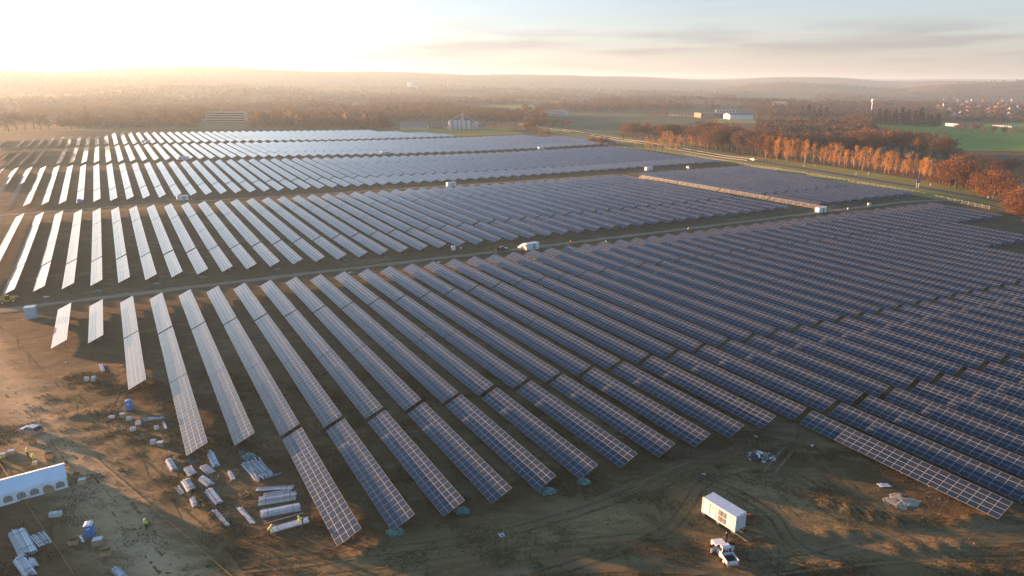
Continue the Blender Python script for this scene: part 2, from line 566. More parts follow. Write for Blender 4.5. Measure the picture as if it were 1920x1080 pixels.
class MB:
    """collects shapes, builds them as one mesh"""
    def __init__(s):
        s.v, s.f, s.m, s.sm = [], [], [], []

    def add(s, vs_, fs, mi=0, smooth=False):
        k = len(s.v)
        s.v += [tuple(p) for p in vs_]
        for f in fs:
            s.f.append(tuple(i + k for i in f)); s.m.append(mi); s.sm.append(smooth)
        return s

    def box(s, c, d, mi=0, rz=0.0, M=None, taper=1.0):
        x, y, z = d[0] / 2, d[1] / 2, d[2] / 2
        t = taper
        P = [(-x, -y, -z), (x, -y, -z), (x, y, -z), (-x, y, -z), (-x * t, -y * t, z), (x * t, -y * t, z), (x * t, y * t, z), (-x * t, y * t, z)]
        A = Matrix.Translation(c) @ (M or Matrix.Rotation(rz, 4, 'Z'))
        P = [A @ Vector(p) for p in P]
        return s.add(P, [(0, 3, 2, 1), (4, 5, 6, 7), (0, 1, 5, 4), (1, 2, 6, 5), (2, 3, 7, 6), (3, 0, 4, 7)], mi)

    def bar(s, a, b, w, h=None, mi=0, up=(0, 0, 1)):
        a, b = Vector(a), Vector(b)
        d = b - a
        L = d.length
        if L < 1e-6: return s
        d.normalize()
        u = Vector(up)
        if abs(d.dot(u)) > .98: u = Vector((1, 0, 0))
        sx = d.cross(u).normalized()
        uz = sx.cross(d)
        h = h or w
        P = []
        for q in (a, b):
            for i, j in ((-1, -1), (1, -1), (1, 1), (-1, 1)):
                P.append(q + sx * (i * w / 2) + uz * (j * h / 2))
        return s.add(P, [(3, 2, 1, 0), (4, 5, 6, 7), (0, 1, 5, 4), (1, 2, 6, 5), (2, 3, 7, 6), (3, 0, 4, 7)], mi)

    def tube(s, a, b, r0, r1=None, n=8, mi=0, caps=True):
        a, b = Vector(a), Vector(b)
        d = (b - a).normalized()
        u = Vector((0, 0, 1)) if abs(d.z) < .95 else Vector((1, 0, 0))
        sx = d.cross(u).normalized()
        uz = sx.cross(d)
        r1 = r0 if r1 is None else r1
        P = []
        for q, r in ((a, r0), (b, r1)):
            for i in range(n):
                t = 6.28318 * i / n
                P.append(q + sx * (math.cos(t) * r) + uz * (math.sin(t) * r))
        F = [(i, (i + 1) % n, n + (i + 1) % n, n + i) for i in range(n)]
        s.add(P, F, mi, True)
        if caps:
            s.add(P[:n], [tuple(range(n))[::-1]], mi)
            s.add(P[n:], [tuple(range(n))], mi)
        return s

    def lathe(s, prof, n=16, mi=0, c=(0, 0, 0)):
        P, F = [], []
        for r, z in prof:
            for i in range(n):
                t = 6.28318 * i / n
                P.append((c[0] + r * math.cos(t), c[1] + r * math.sin(t), c[2] + z))
        for k in range(len(prof) - 1):
            for i in range(n):
                F.append((k * n + i, k * n + (i + 1) % n, (k + 1) * n + (i + 1) % n, (k + 1) * n + i))
        return s.add(P, F, mi, True)

    def prism(s, poly, y0, y1, mi=0):
        """polygon in x,z extruded along y"""
        n = len(poly)
        P = [(x, y0, z) for x, z in poly] + [(x, y1, z) for x, z in poly]
        F = [tuple(range(n)), tuple(range(2 * n - 1, n - 1, -1))]
        F += [(i, n + i, n + (i + 1) % n, (i + 1) % n) for i in range(n)]
        return s.add(P, F, mi)

    def mesh(s, name, mats):
        me = bpy.data.meshes.new(name)
        me.from_pydata(s.v, [], s.f)
        for m in (mats if isinstance(mats, (list, tuple)) else [mats]):
            me.materials.append(m)
        me.polygons.foreach_set('material_index', s.m)
        me.polygons.foreach_set('use_smooth', s.sm)
        me.update()
        return me

    def build(s, name, mats, parent=None, loc=None, rz=None):
        o = bpy.data.objects.new(name, s.mesh(name, mats))
        if loc is not None: o.location = loc
        if rz is not None: o.rotation_euler = (0, 0, rz)
        return link(o, parent)


def np_mesh(name, V, F, mats, mi=None, smooth=False):
    me = bpy.data.meshes.new(name)
    V = np.asarray(V, np.float32).reshape(-1, 3)
    F = np.asarray(F, np.int32)
    k = F.shape[1]
    me.vertices.add(len(V)); me.vertices.foreach_set('co', V.ravel())
    me.loops.add(F.size); me.loops.foreach_set('vertex_index', F.ravel())
    me.polygons.add(len(F))
    me.polygons.foreach_set('loop_start', np.arange(0, F.size, k, dtype=np.int32))
    me.polygons.foreach_set('loop_total', np.full(len(F), k, np.int32))
    for m in (mats if isinstance(mats, (list, tuple)) else [mats]):
        me.materials.append(m)
    if mi is not None:
        me.polygons.foreach_set('material_index', np.asarray(mi, np.int32))
    me.polygons.foreach_set('use_smooth', np.full(len(F), bool(smooth)))
    me.update(calc_edges=True)
    return me


def dup(root, loc=None, rz=None, label=None, mtx=None):
    """copy a thing with its parts and sub-parts"""
    r = root.copy()
    COL.objects.link(r)
    if mtx is not None: r.matrix_world = mtx
    if loc is not None: r.location = loc
    if rz is not None: r.rotation_euler = (0, 0, rz)
    if label: r['label'] = label
    for ch in list(root.children):
        c = ch.copy(); COL.objects.link(c); c.parent = r
        for g in list(ch.children):
            d = g.copy(); COL.objects.link(d); d.parent = c
    return r


_ONES = 'first second third fourth fifth sixth seventh eighth ninth tenth eleventh twelfth thirteenth fourteenth fifteenth sixteenth seventeenth eighteenth nineteenth'.split()
_TENS = {2: ('twentieth', 'twenty'), 3: ('thirtieth', 'thirty'), 4: ('fortieth', 'forty'), 5: ('fiftieth', 'fifty'), 6: ('sixtieth', 'sixty'), 7: ('seventieth', 'seventy'), 8: ('eightieth', 'eighty'), 9: ('ninetieth', 'ninety')}


def nth(n):
    if n < 20: return _ONES[n - 1]
    if n >= 100: return 'hundredth' if n == 100 else 'hundred-and-' + nth(n - 100)
    t, u_ = divmod(n, 10)
    return _TENS[t][0] if u_ == 0 else _TENS[t][1] + '-' + _ONES[u_ - 1]


# ------------------------------------------------------------------ ground sheet
def build_ground():
    th = np.concatenate([np.linspace(-180, -60, 40, endpoint=False), np.linspace(-60, -40, 40, endpoint=False), np.linspace(-40, 40, 420, endpoint=False), np.linspace(40, 60, 40, endpoint=False), np.linspace(60, 180, 40, endpoint=False)])
    rr = np.concatenate([[0.5, 20, 45], np.geomspace(62, 260, 330, endpoint=False), np.geomspace(260, 1500, 150, endpoint=False), np.geomspace(1500, 15500, 110)])
    T, Rr = np.meshgrid(np.radians(th), rr)
    X, Y = Rr * np.sin(T), Rr * np.cos(T)
    Z = gz(X, Y)
    n, m = len(th), len(rr)
    idx = np.arange(n * m).reshape(m, n)
    a = idx[:-1, :]; b_ = np.roll(idx, -1, 1)[:-1, :]; c = np.roll(idx, -1, 1)[1:, :]; d = idx[1:, :]
    F = np.stack([a, d, c, b_], -1).reshape(-1, 4)
    me = np_mesh('ground', np.stack([X, Y, Z], -1), F, M_ground, smooth=True)
    tag(link(bpy.data.objects.new('ground', me)), kind='structure', label='brown building site soil with thin dry grass')


def strip(name, pts, width, m, off=0.05, step=1.0, across=4, label=None, wob=0.0, ends=True, kind='structure', parent=None):
    """a sheet laid along a line of ground points (x, y); width may be a number or one per point"""
    P = np.array(pts, float)
    W_ = np.full(len(P), width, float) if np.isscalar(width) else np.array(width, float)
    seg = np.hypot(*np.diff(P, axis=0).T)
    cum = np.concatenate([[0], np.cumsum(seg)])
    n = max(2, int(cum[-1] / step))
    s = np.linspace(0, cum[-1], n)
    cx, cy, w = (np.interp(s, cum, q) for q in (P[:, 0], P[:, 1], W_))
    k = max(3, int(n * .06)) | 1
    ker = np.hanning(k + 2)[1:-1]; ker /= ker.sum()
    if k < n:
        pad = lambda q: np.convolve(np.concatenate([2 * q[0] - q[k // 2:0:-1], q, 2 * q[-1] - q[-2:-k // 2 - 1:-1]]), ker, 'valid')
        cx, cy = pad(cx)[:n], pad(cy)[:n]
    tx, ty = np.gradient(cx), np.gradient(cy)
    l = np.hypot(tx, ty); nx, ny = -ty / l, tx / l
    t = np.linspace(-1, 1, across + 1)
    wl = w / 2 * (1 + wob * np.sin(s / 7.3 + 1) * .6 + wob * np.sin(s / 2.9) * .4)
    wr = w / 2 * (1 + wob * np.sin(s / 6.1 + 4) * .6 + wob * np.sin(s / 3.3 + 2) * .4)
    wt = np.where(t[None, :] < 0, wr[:, None], wl[:, None])
    X = cx[:, None] + nx[:, None] * t * wt
    Y = cy[:, None] + ny[:, None] * t * wt
    Z = gz(X, Y) + off
    A = across + 1
    idx = np.arange(n * A).reshape(n, A)
    F = np.stack([idx[:-1, :-1], idx[:-1, 1:], idx[1:, 1:], idx[1:, :-1]], -1).reshape(-1, 4)[:, ::-1]
    me = np_mesh(name, np.stack([X, Y, Z], -1), F, m, smooth=True)
    ea = np.abs(t)[None, :] + np.zeros((n, 1))
    if ends:
        en = np.minimum(np.minimum(s, cum[-1] - s) / max(1.0, w.mean() * .6), 1)
        ea = np.maximum(ea, 1 - en[:, None])
    at = me.attributes.new('edge', 'FLOAT', 'POINT')
    at.data.foreach_set('value', ea.astype(np.float32).ravel())
    o = link(bpy.data.objects.new(name, me), parent)
    return tag(o, kind=kind, label=label)


build_ground()


def row_xy(u, r, dv=0.0):
    return to_xy(u, V0 + PV * r + dv)


# lanes between the blocks of panels; u of the middle of each lane
LANES = [((3.83, -14), (3.83, -4), (3.81, 0), (3.72, 10), (3.60, 22), (3.50, 32), (3.42, 40), (3.37, 46), (3.33, 50), (3.16, 53), (2.78, 52), (2.45, 50), (1.9, 46), (1.3, 41))]
for i_, ln in enumerate(LANES):
    strip('dirt_lane', [row_xy(u_, r_) for u_, r_ in ln], 7.5, M_lane, .07, 1.3, 6, 'pale dirt lane between the nearest block of panels and the next', wob=.22)
strip('dirt_lane', [row_xy(u_, r_) for u_, r_ in ((6.60, -22), (6.58, -8), (6.52, 4), (6.34, 18), (6.2, 30), (6.05, 41))], 7, M_lane, .08, 2, 4, 'second dirt lane back, between panel blocks', wob=.2)
strip('dirt_lane', [row_xy(u_, r_) for u_, r_ in ((9.34, -25), (9.33, -8), (9.25, 4), (9.1, 18))], 6.5, M_lane, .10, 3, 3, 'third dirt lane back, far left between panel blocks', wob=.2)
strip('dirt_lane', [row_xy(u_, r_) for u_, r_ in ((6.05, 41.3), (5.3, 40.9), (4.5, 40.6), (3.9, 40.2), (3.6, 40))], 9, M_lane, .08, 2, 4, 'dirt lane crossing beside the row of yellow lit rails', wob=.2)
strip('worn_ground', [px(*q) for q in ((-260, 520), (-60, 640), (90, 770), (190, 880), (290, 980), (430, 1100))], [26, 34, 44, 50, 50, 40], M_worn, .022, .8, 40, 'worn brown storage ground left of the panels', wob=.12)
strip('worn_ground', [px(*q) for q in ((420, 1130), (640, 1075), (900, 1030), (1150, 985), (1380, 940), (1560, 965), (1760, 1030), (2000, 1060))], [24, 24, 26, 32, 40, 36, 30, 30], M_worn, .03, .8, 36, 'worn tan ground in front of the nearest panel rows', wob=.12)
tr_ = [px(*q) for q in ((-150, 520), (-60, 620), (20, 730), (100, 830), (170, 920), (250, 1010), (320, 1090), (420, 1200))]
strip('dirt_track', tr_, [13, 14, 15, 16, 17, 16, 15, 14], M_track, .06, .6, 18, 'broad sandy dirt track past the white tent', wob=.14)
tr_ = [px(*q) for q in ((900, 1085), (1150, 1050), (1400, 1062), (1600, 1022), (1760, 1004), (1960, 985))]
strip('dirt_track', tr_, [2.5, 4, 5, 6, 7, 7], M_rut, .05, .6, 10, 'rutted dirt track along the lower right edge', wob=.3)

# ------------------------------------------------------------------ solar tables
NC, NR = 23, 4
TL = 0.5571 * S
MP = TL / NC                       # module pitch along the row
TW, TH_ = WV * S, DH * S
TILT = math.atan2(TH_, TW)
SL = math.hypot(TW, TH_)
MQ = SL / NR
ML, MH = MP - .022, MQ - .022
M_tilt = Matrix.Translation((0, -TW / 2, LOW)) @ Matrix.Rotation(TILT, 4, 'X')   # table plane: x along, y up the slope from the low edge


def module_shape(mb, cx, cy, full=True):
    x, y, w, t = ML / 2, MH / 2, .025, .04
    def q(a, b, z): return (cx + a, cy + b, z)
    o = [q(-x, -y, 0), q(x, -y, 0), q(x, y, 0), q(-x, y, 0)]
    ob = [q(-x, -y, -t), q(x, -y, -t), q(x, y, -t), q(-x, y, -t)]
    i = [q(-x + w, -y + w, 0), q(x - w, -y + w, 0), q(x - w, y - w, 0), q(-x + w, y - w, 0)]
    g = [(a, b, c - .006) for a, b, c in i]
    P = o + i + ob + g
    F = [(0, 1, 5, 4), (1, 2, 6, 5), (2, 3, 7, 6), (3, 0, 4, 7), (8, 9, 1, 0), (9, 10, 2, 1), (10, 11, 3, 2), (11, 8, 0, 3)]
    mb.add(P, F, 0)
    if full:
        mb.add(P, [(4, 5, 13, 12), (5, 6, 14, 13), (6, 7, 15, 14), (7, 4, 12, 15), (11, 10, 9, 8)], 0)
    mb.add(g, [(0, 1, 2, 3)], 1)


_mb = MB(); module_shape(_mb, 0, 0)
ME_module = _mb.mesh('solar_module', [M_alu, M_glass])
_mb = MB()
for i_ in range(NC):
    for j_ in range(NR):
        module_shape(_mb, (i_ - (NC - 1) / 2) * MP, (j_ + .5) * MQ, False)
_mb.box((0, SL / 2, -.045), (TL - .05, SL - .05, .008), 0)
ME_field = _mb.mesh('module_field', [M_alu, M_glass])
NF = 8
FX = [(k - (NF - 1) / 2) * (TL - 3.0) / (NF - 1) for k in range(NF)]
YF, YR = -TW * .27, TW * .27
def zt(y): return LOW + (y + TW / 2) * math.tan(TILT)
_mb = MB().box((0, 0, (zt(YR) - .12 - .6) / 2), (.09, .12, zt(YR) - .12 + .6)); ME_rear = _mb.mesh('rear_post', M_galvd)
_mb = MB().box((0, 0, (zt(YF) - .12 - .6) / 2), (.09, .12, zt(YF) - .12 + .6)); ME_frontp = _mb.mesh('front_post', M_galvd)
_mb = MB().bar((0, -TW * .47, zt(-TW * .47) - .14), (0, TW * .47, zt(TW * .47) - .14), .07, .1)
_mb.bar((0, YR, .5), (0, 0, zt(0) - .16), .05, .05); ME_rafter = _mb.mesh('rafter', M_galvd)
ME_purlin = MB().box((0, 0, 0), (TL - .1, .06, .07)).mesh('purlin', M_galvd)
_mb = MB()
for x_ in FX:
    _mb.box((x_, YR, (zt(YR) - .12 - .6) / 2), (.09, .12, zt(YR) - .12 + .6)).box((x_, YF, (zt(YF) - .12 - .6) / 2), (.09, .12, zt(YF) - .12 + .6))
    _mb.bar((x_, -TW * .47, zt(-TW * .47) - .14), (x_, TW * .47, zt(TW * .47) - .14), .07, .1).bar((x_, YR, .5), (x_, 0, zt(0) - .16), .05, .05)
for y_ in (.12, .38, .62, .88):
    yy = -TW / 2 + TW * y_
    _mb.box((0, yy, zt(yy) - .085), (TL - .1, .06, .06))
ME_support = _mb.mesh('support_frame', M_galvd)


def table_matrix(u_far, r):
    """a table whose far end is at u_far on row r (stagger already in u_far), lying on the ground"""
    L = TL / S
    v = V0 + PV * r + WV / 2
    xa, ya = to_xy(u_far, v); xb, yb = to_xy(u_far - L, v)
    za, zb = gz(xa, ya, False), gz(xb, yb, False)
    zm = gz(*to_xy(u_far - L / 2, v), False)
    lift = (zm - (za + zb) / 2) * .5
    ex = Vector((xb - xa, yb - ya, zb - za)).normalized()
    ey = Vector((CP, SP, 0)); ez = ex.cross(ey).normalized(); ey = ez.cross(ex)
    Mx = Matrix((ex, ey, ez)).transposed().to_4x4()
    Mx.translation = Vector(((xa + xb) / 2, (ya + yb) / 2, (za + zb) / 2 + lift + rnd.uniform(-.04, .04)))
    return Mx @ Matrix.Rotation(rnd.gauss(0, .006), 4, 'X') @ Matrix.Rotation(rnd.gauss(0, .0015), 4, 'Y')


# (block, row, place in its row counted from the far end, u of the far end)
G = {1: .012, 2: .005, 3: .0239, 4: .022, 5: .012}
TABLES, RACKS = [], []


def add_row(block, r, u_first, which):
    u_ = u_first + SK * r
    for k in range(1, 1 + max(which)):
        if k in which:
            TABLES.append((block, r, k, u_))
        u_ -= TL / S + G.get(k, .01)


for r_ in range(0, 49):
    k_ = [1] if r_ < 2 else [1, 2] if r_ == 2 else [1, 2, 3] if r_ < 5 else [1, 2, 3, 4] if r_ < 16 else [1, 2, 3, 4, 5] if r_ < 22 else [1, 2, 3, 4, 5, 6] if r_ < 30 else [1, 2, 3, 4, 5] if r_ < 34 else [1, 2, 3] if r_ < 39 else [1, 2] if r_ < 44 else [1]
    add_row(1, r_, 3.6457, k_)
for r_ in range(-3, 40):
    add_row(2, r_, 6.295, [1, 2, 3, 4])
for r_ in range(42, 52):
    add_row(2, r_, 6.295, [1, 2, 3, 4])
for r_ in (52, 53):
    add_row(2, r_, 6.295, [1, 2, 3][: 55 - r_ - 1])
for r_ in range(-12, 56):
    add_row(3, r_, 9.12, [1, 2, 3, 4] if r_ > -4 else [1, 2])
for r_ in range(-16, 60):
    if r_ not in (-9, -3):
        add_row(4, r_, 11.78, [1, 2, 3, 4] if r_ < 56 else [2, 3, 4])
for r_ in range(-16, 47):
    if r_ != -8:
        add_row(5, r_, 14.45, [2, 3, 4] if r_ < 3 else [1, 2, 3, 4] if r_ < 40 else [k for k in (2, 3, 4) if k > (r_ - 37) / 3])
for r_, u_ in ((-4, 6.295), (-5, 6.295)):
    RACKS += [(r_, u_ + SK * r_ - k * (TL / S + .01)) for k in range(3)]
for r_ in (-5, -4):
    RACKS += [(r_, 9.12 + SK * r_ - k * (TL / S + .01)) for k in (2, 3)]


for k in range(4):
    RACKS.append((40.9, 6.12 + SK * 41 - k * (TL / S + .01)))


def screen(p):
    q = camo.matrix_world.inverted() @ Vector(p)
    return 960 + FPX * q.x / -q.z, 540 - FPX * q.y / -q.z, -q.z


tb = []
for blk, r_, k_, u_ in TABLES:
    Mx = table_matrix(u_, r_)
    x_, y_, d_ = screen(Mx.translation)
    ends = [screen(Mx @ Vector((s_ * TL / 2, w_ * TW / 2, LOW + .8)))[:2] for s_ in (-1, 1) for w_ in (-1, 1)]
    vis = any(-10 < a < 1930 and -10 < b < 1090 for a, b in ends) or (0 < x_ < 1920 and 0 < y_ < 1080)
    tb.append((d_, blk, r_, k_, Mx, vis))
tb = [t for t in tb if t[5]]
tb.sort(key=lambda t: t[0])
BLKN = {1: 'nearest block', 2: 'second block', 3: 'third block', 4: 'fourth block', 5: 'farthest block'}
proto_near = proto_mid = None
rows_min = {}
for t in tb:
    rows_min[t[1]] = min(rows_min.get(t[1], 99), t[2])
NEAR_N, SINGLE_N = 46, 300
far_tables = []
for n_, (d_, blk, r_, k_, Mx, _) in enumerate(tb):
    if n_ >= SINGLE_N:
        far_tables.append(Mx)
        continue
    rows_cnt = r_ - rows_min[blk] + 1
    lab = 'solar panel table, %s from the far lane in the %s row from left, %s' % (nth(k_), nth(rows_cnt), BLKN[blk])
    grp = 'tilted solar panel tables standing in rows'
    if n_ < NEAR_N:
        if proto_near is None:
            proto_near = empty('solar_table')
            tag(proto_near, lab, 'solar table', grp)
            proto_near.matrix_world = Mx
            for x_ in FX:
                for nm, me_, y_ in (('rear_post', ME_rear, YR), ('front_post', ME_frontp, YF), ('rafter', ME_rafter, 0)):
                    o_ = link(bpy.data.objects.new(nm, me_), proto_near); o_.location = (x_, y_, 0)
            for y_ in (.12, .38, .62, .88):
                yy = -TW / 2 + TW * y_
                o_ = link(bpy.data.objects.new('purlin', ME_purlin), proto_near); o_.location = (0, yy, zt(yy) - .085)
            for i_ in range(NC):
                for j_ in range(NR):
                    o_ = link(bpy.data.objects.new('solar_module', ME_module), proto_near)
                    o_.matrix_local = M_tilt @ Matrix.Translation(((i_ - (NC - 1) / 2) * MP, (j_ + .5) * MQ, 0)) @ Matrix.Rotation(rnd.uniform(-.006, .006), 4, 'X') @ Matrix.Rotation(rnd.uniform(-.005, .005), 4, 'Y')
        else:
            dup(proto_near, mtx=Mx, label=lab)
    else:
        if proto_mid is None:
            proto_mid = empty('solar_table')
            tag(proto_mid, lab, 'solar table', grp)
            proto_mid.matrix_world = Mx
            o_ = link(bpy.data.objects.new('module_field', ME_field), proto_mid); o_.matrix_local = M_tilt; o_['kind'] = 'stuff'
            o_ = link(bpy.data.objects.new('support_frame', ME_support), proto_mid); o_['kind'] = 'stuff'
        else:
            dup(proto_mid, mtx=Mx, label=lab)

# the far tables: too many to count one by one
bx = np.array([(-TL / 2, 0, 0), (TL / 2, 0, 0), (TL / 2, SL, 0), (-TL / 2, SL, 0), (-TL / 2, 0, -.05), (TL / 2, 0, -.05), (TL / 2, SL, -.05), (-TL / 2, SL, -.05)])
bf = np.array([(0, 1, 2, 3), (7, 6, 5, 4), (4, 5, 1, 0), (5, 6, 2, 1), (6, 7, 3, 2), (7, 4, 0, 3)])
bm = [1, 0, 0, 0, 0, 0]
pb = MB()
for x_ in FX[::1]:
    pb.box((x_, YR, (zt(YR) - .6) / 2 - .1), (.1, .12, zt(YR) + .5)).box((x_, YF, (zt(YF) - .6) / 2 - .1), (.1, .12, zt(YF) + .5))
pv, pf = np.array([tuple(v) for v in pb.v]), np.array(pb.f)
Vs, Fs, Ms, UVs = [], [], [], []
off_ = 0
uvq = [[(0, 0), (NC, 0), (NC, NR), (0, NR)]] + [[(.5, .5)] * 4] * 5
for Mx in far_tables:
    A = np.array(Mx @ M_tilt); Vs.append(bx @ A[:3, :3].T + A[:3, 3]); Fs.append(bf + off_); Ms += bm; off_ += 8
    UVs += uvq
    A = np.array(Mx); Vs.append(pv @ A[:3, :3].T + A[:3, 3]); Fs.append(pf + off_); Ms += [0] * len(pf); off_ += len(pv)
    UVs += [[(.5, .5)] * 4] * len(pf)
me = np_mesh('far_solar_tables', np.concatenate(Vs), np.concatenate(Fs), [M_galvd, M_glassfar], Ms)
me.uv_layers.new(name='UVMap').data.foreach_set('uv', np.array(UVs, np.float32).ravel())
tag(link(bpy.data.objects.new('far_solar_tables', me)), 'far rows of solar panel tables beyond the second dirt lane', 'solar tables', kind='stuff')

# mounting frames still without panels
rail = MB()
for y_ in (.12, .38, .62, .88):
    yy = -TW / 2 + TW * y_
    rail.box((0, yy, zt(yy) - .06), (TL - .1, .09, .08))
ME_rails = rail.mesh('rail_set', M_galvd)
sup = MB()
for x_ in FX:
    sup.box((x_, YR, (zt(YR) - .15 - .6) / 2), (.09, .12, zt(YR) - .15 + .6)).box((x_, YF, (zt(YF) - .15 - .6) / 2), (.09, .12, zt(YF) - .15 + .6))
    sup.bar((x_, -TW * .47, zt(-TW * .47) - .16), (x_, TW * .47, zt(TW * .47) - .16), .07, .09)
ME_rsup = sup.mesh('support_frame', M_galvd)
proto = None
RACKS.sort(key=lambda q: q[1])
n4 = n41 = 0
for n_, (r_, u_) in enumerate(RACKS):
    Mx = table_matrix(u_, r_)
    if r_ > 0:
        n41 += 1
        lab = 'sunlit bare mounting frame in the gap right of the second block, %s nearest' % nth(n41)
    else:
        n4 += 1
        lab = 'bare steel mounting frame without panels at the left edge, %s nearest' % nth(n4)
    if proto is None:
        proto = empty('bare_mounting_frame'); tag(proto, lab, 'mounting frame', 'mounting frames still without panels'); proto.matrix_world = Mx
        for nm, me_ in (('rail_set', ME_rails), ('support_frame', ME_rsup)):
            o_ = link(bpy.data.objects.new(nm, me_), proto); o_['kind'] = 'stuff'
    else:
        dup(proto, mtx=Mx, label=lab)
print('tables', len(tb), 'far', len(far_tables))
# ------------------------------------------------------------------ road, verge, fields
ROAD_PX = [(700, 196), (770, 203), (840, 213), (900, 222), (1030, 240), (1160, 262), (1300, 285), (1420, 303), (1500, 315), (1610, 333), (1720, 351), (1860, 375), (1990, 397)]
ROAD = [px(*q) for q in ROAD_PX]


def offset_line(pts, d):
    P = np.array(pts, float)
    t = np.gradient(P, axis=0)
    l = np.hypot(t[:, 0], t[:, 1])
    return list(zip(P[:, 0] - t[:, 1] / l * d, P[:, 1] + t[:, 0] / l * d))


strip('verge', ROAD[4:], 58, M_verge, .05, 4, 14, 'olive green mown grass verge on both sides of the road', ends=False)
strip('road', ROAD[2:], 9.5, M_asphalt, .14, 3, 4, 'grey asphalt road running past the solar park', ends=False)
for s_, nm in ((4.2, 'far'), (-4.2, 'near')):
    strip('road_marking', offset_line(ROAD[2:], s_), .25, M_paint, .17, 3, 1, 'white edge line on the %s side of the road' % nm, ends=False)


def patch(name, c, m, off, label, n=24, k=24):
    """a field sheet between four ground points given as pixels: far left, far right, near right, near left"""
    A, B, C_, D = (np.array(px(*q)) for q in c)
    s_, t_ = np.meshgrid(np.linspace(0, 1, n), np.linspace(0, 1, k))
    s_, t_ = s_[..., None], t_[..., None]
    P = (A * (1 - s_) + B * s_) * (1 - t_) + (D * (1 - s_) + C_ * s_) * t_
    X, Y = P[..., 0], P[..., 1]
    wob = np.stack([wav(X, Y, 90, 8), wav(X, Y, 90, 9)], -1) * 5 * ((s_ < .02) | (s_ > .98) | (t_ < .02) | (t_ > .98))
    X, Y = X + wob[..., 0], Y + wob[..., 1]
    Z = gz(X, Y) + off
    idx = np.arange(n * k).reshape(k, n)
    F = np.stack([idx[:-1, :-1], idx[1:, :-1], idx[1:, 1:], idx[:-1, 1:]], -1).reshape(-1, 4)
    o = link(bpy.data.objects.new(name, np_mesh(name, np.stack([X, Y, Z], -1), F, m, smooth=True)))
    return tag(o, kind='structure', label=label)


patch('field', ((1640, 234), (1980, 230), (1990, 287), (1735, 280)), M_field, .25, 'bright green crop field at the right behind the trees', 40, 30)
patch('field', ((1075, 226), (1330, 223), (1210, 254), (1045, 247)), M_stubble, .25, 'grey green pasture beyond the road, left of the brown wood', 40, 30)
patch('field', ((1060, 213), (1215, 215), (1205, 222), (1050, 221)), M_stubble, .3, 'pale green meadow strip in front of the distant white houses', 40, 20)
patch('field', ((735, 243), (950, 241), (985, 251), (815, 258)), M_verge, .15, 'yellowish meadow in front of the farmhouse and silos', 40, 24)
patch('field', ((920, 197), (1000, 197), (1010, 205), (915, 205)), M_field, .4, 'small green field left of the distant woods', 20, 12)
patch('field', ((150, 235), (470, 234), (470, 243), (120, 245)), M_stubble, .15, 'pale strip of meadow behind the farthest panels at left', 40, 14)
patch('field', ((1340, 223), (1580, 226), (1560, 233), (1330, 231)), M_verge, .25, 'light meadow strip in front of the white hall', 40, 14)
patch('field', ((1380, 181), (1500, 178), (1530, 184), (1400, 188)), M_stubble, 1.0, 'distant grey green field left of the water tower', 20, 10)

# ------------------------------------------------------------------ trees
RS = np.random.RandomState(11)


def leaf_cloud(cent, rad, per, size, stretch=(1, 1, 1), radial=0.0):
    """clumps of leaf-sized triangles round the given centres"""
    V, F = [], []
    c = np.repeat(np.asarray(cent, float), per, 0)
    r_ = np.repeat(np.broadcast_to(np.asarray(rad, float), len(cent)), per)
    d = RS.normal(size=c.shape)
    d /= np.linalg.norm(d, axis=1)[:, None]
    p = c + d * (r_ * RS.uniform(.25, 1, len(r_)) ** .6)[:, None] * np.array(stretch)
    a = RS.normal(size=p.shape)
    if radial:
        q = p - np.array([0, 0, .35]); q /= np.linalg.norm(q, axis=1)[:, None] + 1e-6
        a = a * (1 - radial) + q * radial * 1.7
    a /= np.linalg.norm(a, axis=1)[:, None]
    b = np.cross(a, RS.normal(size=p.shape))
    b /= np.linalg.norm(b, axis=1)[:, None]
    s_ = size * RS.uniform(.6, 1.4, len(p))[:, None]
    el = 1.0 + 1.3 * radial
    V = np.stack([p - a * s_ * el, p + a * s_ * el * .6 + b * s_ * .7, p + a * s_ * el * .6 - b * s_ * .7], 1).reshape(-1, 3)
    F = np.arange(len(V)).reshape(-1, 3)
    return V, F


def trunk_mesh(name, m, h, r0, limbs, lean=.0, spread=.25, z0=.35):
    mb = MB()
    mb.tube((0, 0, -.03), (lean * .5, 0, h * .5), r0, r0 * .7, 7, 0, False)
    mb.tube((lean * .5, 0, h * .5), (lean, 0, h), r0 * .7, r0 * .2, 6, 0, False)
    for i in range(limbs):
        a = 6.283 * i / limbs + RS.uniform(-.4, .4)
        z_ = z0 + (h - z0) * i / max(1, limbs) * .8
        l = spread * RS.uniform(.7, 1.1)
        mb.tube((lean * z_ / h, 0, z_), (math.cos(a) * l, math.sin(a) * l, z_ + l * RS.uniform(.5, 1)), r0 * .45, r0 * .12, 5, 0, False)
    return mb.mesh(name, m)


